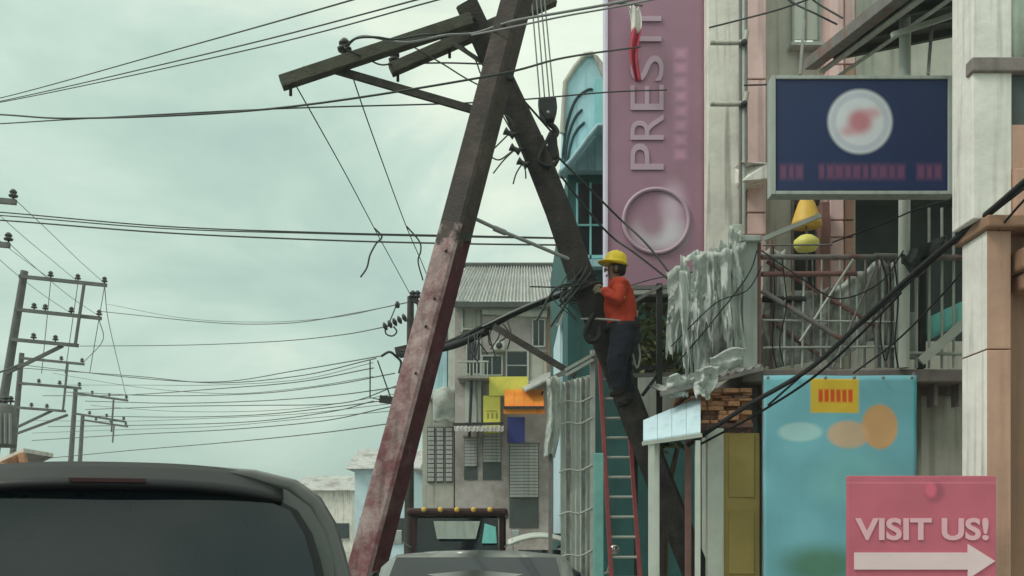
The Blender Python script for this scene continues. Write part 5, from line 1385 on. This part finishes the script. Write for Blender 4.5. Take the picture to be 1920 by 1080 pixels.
# black border, then glass, both following the outline of the tailgate
gl = [(.80, 1.10), (.80, 1.22), (.79, 1.38), (.765, 1.50), (.735, 1.60), (.68, 1.69), (.58, 1.745), (.42, 1.775), (.0, 1.785)]
def plate(name, pts, off, m, bow, par):
    mb = MB(); nu = 16
    v = []; f = []
    for x, z in pts:
        for i in range(nu + 1):
            u = -1 + 2 * i / nu
            v.append((CX + x * u, yb(z) + off + bow * (u * x) ** 2, z))
    for r_ in range(len(pts) - 1):
        for i in range(nu):
            f.append((r_ * (nu + 1) + i, r_ * (nu + 1) + i + 1, (r_ + 1) * (nu + 1) + i + 1, (r_ + 1) * (nu + 1) + i))
    mb.add(v, f, 0, True)
    return mb.build(name, m, par)
win = plate('rear_window', [(x * .955, z if z < 1.7 else z - .015) for x, z in gl[:-1]], -.034, M['car_glass'], .045, t)
plate('window_seal', gl[:-1], -.020, M['black_plastic'], .045, win)
def spo(u, v):
    x = -1 + 2 * u
    z = 1.772 + .085 * v - .05 * abs(x) ** 3
    return Vector((CX + x * .62, yb(1.78) - .13 + .14 * v + .10 * x * x, z))
sp = MB().grid(spo, 24, 4).build('roof_spoiler', M['black_plastic'], t, solid=.03)
MB().box(CX - .13, CX + .13, yb(1.78) - .150, yb(1.78) - .128, 1.786, 1.800).build('stop_lamp', M['dark_lens'], sp)
wp = MB().tube([(CX + .02, yb(1.14) - .055, 1.14), (CX - .18, yb(1.25) - .06, 1.27), (CX - .46, yb(1.33) - .055, 1.36)], [.014, .011, .008], 6).build('wiper_arm', M['black_plastic'], t)
MB().bar((CX - .06, yb(1.3) - .060, 1.24), (CX - .72, yb(1.5) - .040, 1.60), .016, .026).build('wiper_blade', M['rubber'], wp)
MB().lathe((CX + .02, yb(1.12) - .03, 1.13), [(.04, 0), (.04, .03), (.025, .045)], 12, (0, -1, 0)).build('wiper_boss', M['black_plastic'], wp)
for s_ in (-1, 1):
    MB().box(CX + s_ * .87 - .055, CX + s_ * .87 + .055, Y0 - .03, Y0 + .15, .72, 1.30).build('tail_lamp', M['red_lens'], t, bevel=.02)
    for yy in (.75, 3.3):
        wheel(t, CX + s_ * .80, Y0 + yy, .32)
    MB().prism([(CX + s_ * .948, Y0 + .5, 1.14), (CX + s_ * .948, Y0 + 2.9, 1.14), (CX + s_ * .868, Y0 + 2.6, 1.54), (CX + s_ * .868, Y0 + .65, 1.54)], (s_ * .006, 0, 0)).build('side_window', M['car_glass'], t)
MB().box(CX - .90, CX + .90, Y0 - .12, Y0 + .2, .38, .62).build('bumper', M['black_plastic'], t, bevel=.04)
MB().box(CX - .26, CX + .26, Y0 - .025, Y0 + .0, .78, .92).build('number_plate', M['off_white'], t)
MB().box(CX - .35, CX + .35, Y0 - .035, Y0 + .0, .96, 1.02).build('tailgate_handle', M['chrome'], t, bevel=.01)
th = R(15)                                   # the road bends left and the van with it
t.rotation_euler = (0, 0, th)
cr, sr = math.cos(th), math.sin(th)
t.location = (-.545 - (.95 * cr + 2.2 * sr), 3.80 - (.95 * sr - 2.2 * cr), 0)

# pale grey sedan ahead in the next gap
CX = -.235; Y0 = 6.0
t = thing('sedan', 'pale grey sedan roof at the bottom edge, right of the van', 'car', (CX, Y0 + 2, 0))
def sec(w, zb, wr, zr): return [(w * .9, .28), (w, .40), (w, .62), (w * .985, zb), (wr + .03, zb + (zr - zb) * .55), (wr, zr - .07), (wr * .9, zr - .025), (wr * .5, zr), (0, zr + .008)]
loft('body', [(Y0 - .9, CX, [(x * .9, min(z, .80)) for x, z in sec(.82, .86, .60, .87)]), (Y0 - .8, CX, sec(.85, .86, .62, .93)), (Y0 - .25, CX, sec(.86, .90, .64, 1.00)), (Y0 + .25, CX, sec(.86, .92, .625, 1.34)), (Y0 + .5, CX, sec(.86, .92, .63, 1.445)), (Y0 + .9, CX, sec(.86, .92, .635, 1.475)), (Y0 + 1.5, CX, sec(.86, .92, .63, 1.46)),
              (Y0 + 1.9, CX, sec(.86, .92, .62, 1.40)), (Y0 + 2.5, CX, sec(.86, .92, .64, 1.02)), (Y0 + 3.3, CX, sec(.84, .84, .64, .90)), (Y0 + 3.6, CX, [(x * .9, min(z, .7)) for x, z in sec(.8, .8, .6, .82)])], M['car_grey'], t)
MB().prism([(CX - .60, Y0 - .21, 1.035), (CX + .60, Y0 - .21, 1.035), (CX + .52, Y0 + .44, 1.432), (CX - .52, Y0 + .44, 1.432)], (0, -.02, .012)).build('rear_window', M['car_glass'], t)
for s_ in (-1, 1):
    MB().prism([(CX + s_ * .815, Y0 + .05, .97), (CX + s_ * .815, Y0 + 2.2, .97), (CX + s_ * .685, Y0 + 1.75, 1.34), (CX + s_ * .685, Y0 + .55, 1.34)], (s_ * .02, 0, 0)).build('side_window', M['car_glass'], t)
    MB().box(CX + s_ * .70 - .12, CX + s_ * .70 + .12, Y0 - .93, Y0 - .80, .62, .80).build('tail_lamp', M['red_lens'], t, bevel=.02)
    for yy in (-.1, 2.6):
        wheel(t, CX + s_ * .74, Y0 + yy, .30, .19)
MB().box(CX - .80, CX + .80, Y0 - 1.0, Y0 - .8, .32, .56).build('bumper', M['car_grey'], t, bevel=.04)
MB().box(CX - .22, CX + .22, Y0 - .93, Y0 - .905, .64, .76).build('number_plate', M['off_white'], t)

# jeepney facing the camera farther up
YJ = 17.0; CX = P(852, 0, YJ).x
t = thing('jeepney', 'jeepney with maroon roof and white visor board facing us down the street', 'jeepney', (CX, YJ + 2.4, 0))
MB().box(CX - .85, CX + .85, YJ + 1.0, YJ + 5.2, .55, 1.25).build('body', M['off_white'], t, bevel=.04)
MB().box(CX - .92, CX + .92, YJ + .85, YJ + 5.4, 1.92, 2.06).build('roof', M['maroon'], t, bevel=.05)
MB().box(CX - .62, CX + .62, YJ, YJ + 1.05, .6, 1.10).build('hood', M['green_post'], t, bevel=.08)
gr = MB().box(CX - .45, CX + .45, YJ - .03, YJ + .01, .62, 1.04).build('grille', M['chrome'], t)
for i in range(7):
    MB().box(CX - .42 + i * .125, CX - .36 + i * .125, YJ - .05, YJ - .032, .66, 1.0).build('grille_bar', M['steel_dark'], gr)
for s_ in (-1, 1):
    MB().lathe((CX + s_ * .56, YJ - .02, .88), [(.11, 0), (.12, -.02), (.07, .05)], 14, (0, -1, 0)).build('headlight', M['chrome'], t)
    MB().box(CX + s_ * .80 - .04, CX + s_ * .80 + .04, YJ + .95, YJ + 1.03, 1.1, 1.93).build('windscreen_pillar', M['maroon'], t)
    for yy in (.5, 4.2):
        wheel(t, CX + s_ * .72, YJ + yy, .36)
    for k in range(4):
        MB().box(CX + s_ * .83 - .03, CX + s_ * .83 + .03, YJ + 1.9 + k, YJ + 1.98 + k, 1.25, 1.92).build('side_pillar', M['maroon'], t)
MB().prism([(CX - .76, YJ + 1.0, 1.12), (CX + .76, YJ + 1.0, 1.12), (CX + .74, YJ + 1.08, 1.915), (CX - .74, YJ + 1.08, 1.915)], (0, .02, 0)).build('windscreen', M['car_glass'], t)
vz = MB().prism([(CX - .36, YJ + .78, 1.50), (CX + .34, YJ + .78, 1.50), (CX + .42, YJ + .74, 1.82), (CX - .42, YJ + .74, 1.82)], (0, .05, 0)).build('visor_board', M['off_white'], t)
MB().prism([(CX + .45, YJ + .8, 1.42), (CX + .72, YJ + .8, 1.42), (CX + .70, YJ + .78, 1.72), (CX + .50, YJ + .78, 1.78)], (0, .04, 0)).build('side_visor', M['turq'], t)
for i in range(5):
    MB().lathe((CX - .6 + i * .3, YJ + .84, 2.03), [(.03, 0), (.05, .02), (.045, .05)], 10, (0, -1, 0)).build('roof_lamp', M['lampyellow'], t)
for s_ in (-1, 1):
    mr_ = MB().tube([(CX + s_ * .86, YJ + .95, 1.35), (CX + s_ * 1.06, YJ + .8, 1.5)], .014, 6).build('mirror_arm', M['chrome'], t)
    MB().box(CX + s_ * 1.06 - .07, CX + s_ * 1.06 + .07, YJ + .76, YJ + .79, 1.40, 1.66).build('mirror', M['chrome'], mr_, bevel=.01)
MB().box(CX - .9, CX + .9, YJ - .14, YJ - .04, .42, .56).build('bumper', M['chrome'], t, bevel=.02)

# motor tricycle by the kerb
YT_ = 13.0; CX = P(1032, 0, YT_).x
t = thing('tricycle', 'motor tricycle with pale roofed sidecar near the foot of the poles', 'tricycle', (CX, YT_ + .8, 0))
MB().box(CX - .50, CX + .22, YT_ + .1, YT_ + 1.4, .35, .85).build('sidecar_body', M['maroon'], t, bevel=.05)
MB().grid(lambda u, v: Vector((CX - .56 + .86 * u, YT_ - .1 + 1.7 * v, 1.50 + .10 * math.sin(math.pi * u) - .05 * (2 * v - 1) ** 2)), 12, 8).build('sidecar_roof', M['off_white'], t, solid=.03)
MB().prism([(CX - .46, YT_ + .06, .86), (CX + .18, YT_ + .06, .86), (CX + .14, YT_ + .14, 1.38), (CX - .42, YT_ + .14, 1.38)], (0, .02, 0)).build('windscreen', M['car_glass'], t)
for x, y in ((-.50, .1), (.22, .1), (-.50, 1.4), (.22, 1.4)):
    MB().tube([(CX + x, YT_ + y, .8), (CX + x, YT_ + y, 1.52)], .018, 6).build('roof_post', M['chrome'], t)
mx2 = CX + .52
for yy in (.05, 1.35):
    wheel(t, mx2, YT_ + yy, .29, .09)
wheel(t, CX - .52, YT_ + .9, .25, .1)
MB().tube([(mx2, YT_ + .05, .29), (mx2, YT_ + .25, .95)], .03, 8).build('fork', M['chrome'], t)
MB().tube([(mx2 - .32, YT_ + .34, 1.08), (mx2, YT_ + .26, 1.0), (mx2 + .32, YT_ + .34, 1.08)], .016, 8).build('handlebar', M['chrome'], t)
MB().lathe((mx2, YT_ + .12, .92), [(.05, -.1), (.10, -.02), (.10, .04), (.06, .05)], 14, (0, -1, 0)).build('headlight', M['chrome'], t)
MB().lathe((mx2, YT_ + .7, .72), [(.05, -.3), (.15, -.15), (.17, .05), (.08, .3)], 12, (0, -1, 0)).build('fuel_tank', M['ladder_red'], t)
MB().box(mx2 - .12, mx2 + .12, YT_ + .85, YT_ + 1.5, .74, .84).build('seat', M['rubber'], t, bevel=.03)
for s_ in (-1, 1):
    mr_ = MB().tube([(mx2 + s_ * .26, YT_ + .32, 1.08), (mx2 + s_ * .34, YT_ + .3, 1.34)], .008, 6).build('mirror_stem', M['chrome'], t)
    MB().lathe((mx2 + s_ * .36, YT_ + .29, 1.38), [(.02, -.02), (.07, 0), (.06, .02)], 10, (0, -1, 0)).build('mirror', M['chrome'], mr_)

# low eave end at the far left, beyond the van
t = thing('shed_roof', 'end of a weathered shed roof peeping in at the far left above the van', 'shed', (P(-60, 1000, 12).x, 14, 0.13))
for i in range(3):
    q0, q1 = P(-150, 935, 12 + i * .8), P(44, 848, 12 + i * .8)
    MB().prism([q0, q1, q1 + Vector((0, .78, 0)), q0 + Vector((0, .78, 0))], (0, 0, .05)).build('roof_sheet', M['cream'], t)
MB().bar(P(-150, 943, 11.95), P(46, 855, 11.95), .09, .09).build('barge_board', M['wood'], t)
MB().bar(P(40, 850, 11.9), P(46, 872, 11.9), .07).build('finial', M['wood'], t)
for x, y in ((-9.9 + 2.1, 12.3), (-9.9 + 2.1, 14.0)):
    MB().bar((x + .6, y, .13), (x + .6, y, P(-30, 884, 12).z), .1).build('post', M['wood'], t)
MB().box(-8.9, -7.5, 12.4, 14.2, .13, 2.05).build('wall', M['tan_dark'], t)

# ------------------------------------------------------------------ damp air over the street
hm_ = bpy.data.materials.new('haze'); hm_.use_nodes = True
hn_, hl_ = hm_.node_tree.nodes, hm_.node_tree.links
hn_.clear()
ho_ = hn_.new('ShaderNodeOutputMaterial'); hv_ = hn_.new('ShaderNodeVolumePrincipled')
hv_.inputs['Color'].default_value = (0.90, 0.97, 0.94, 1)
hv_.inputs['Density'].default_value = 0.0012
hv_.inputs['Anisotropy'].default_value = 0.2
hl_.new(hv_.outputs[0], ho_.inputs['Volume'])
struct(MB().box(-520, 520, -70, 920, -1.7, 21.0).build('haze', hm_), 'stuff')
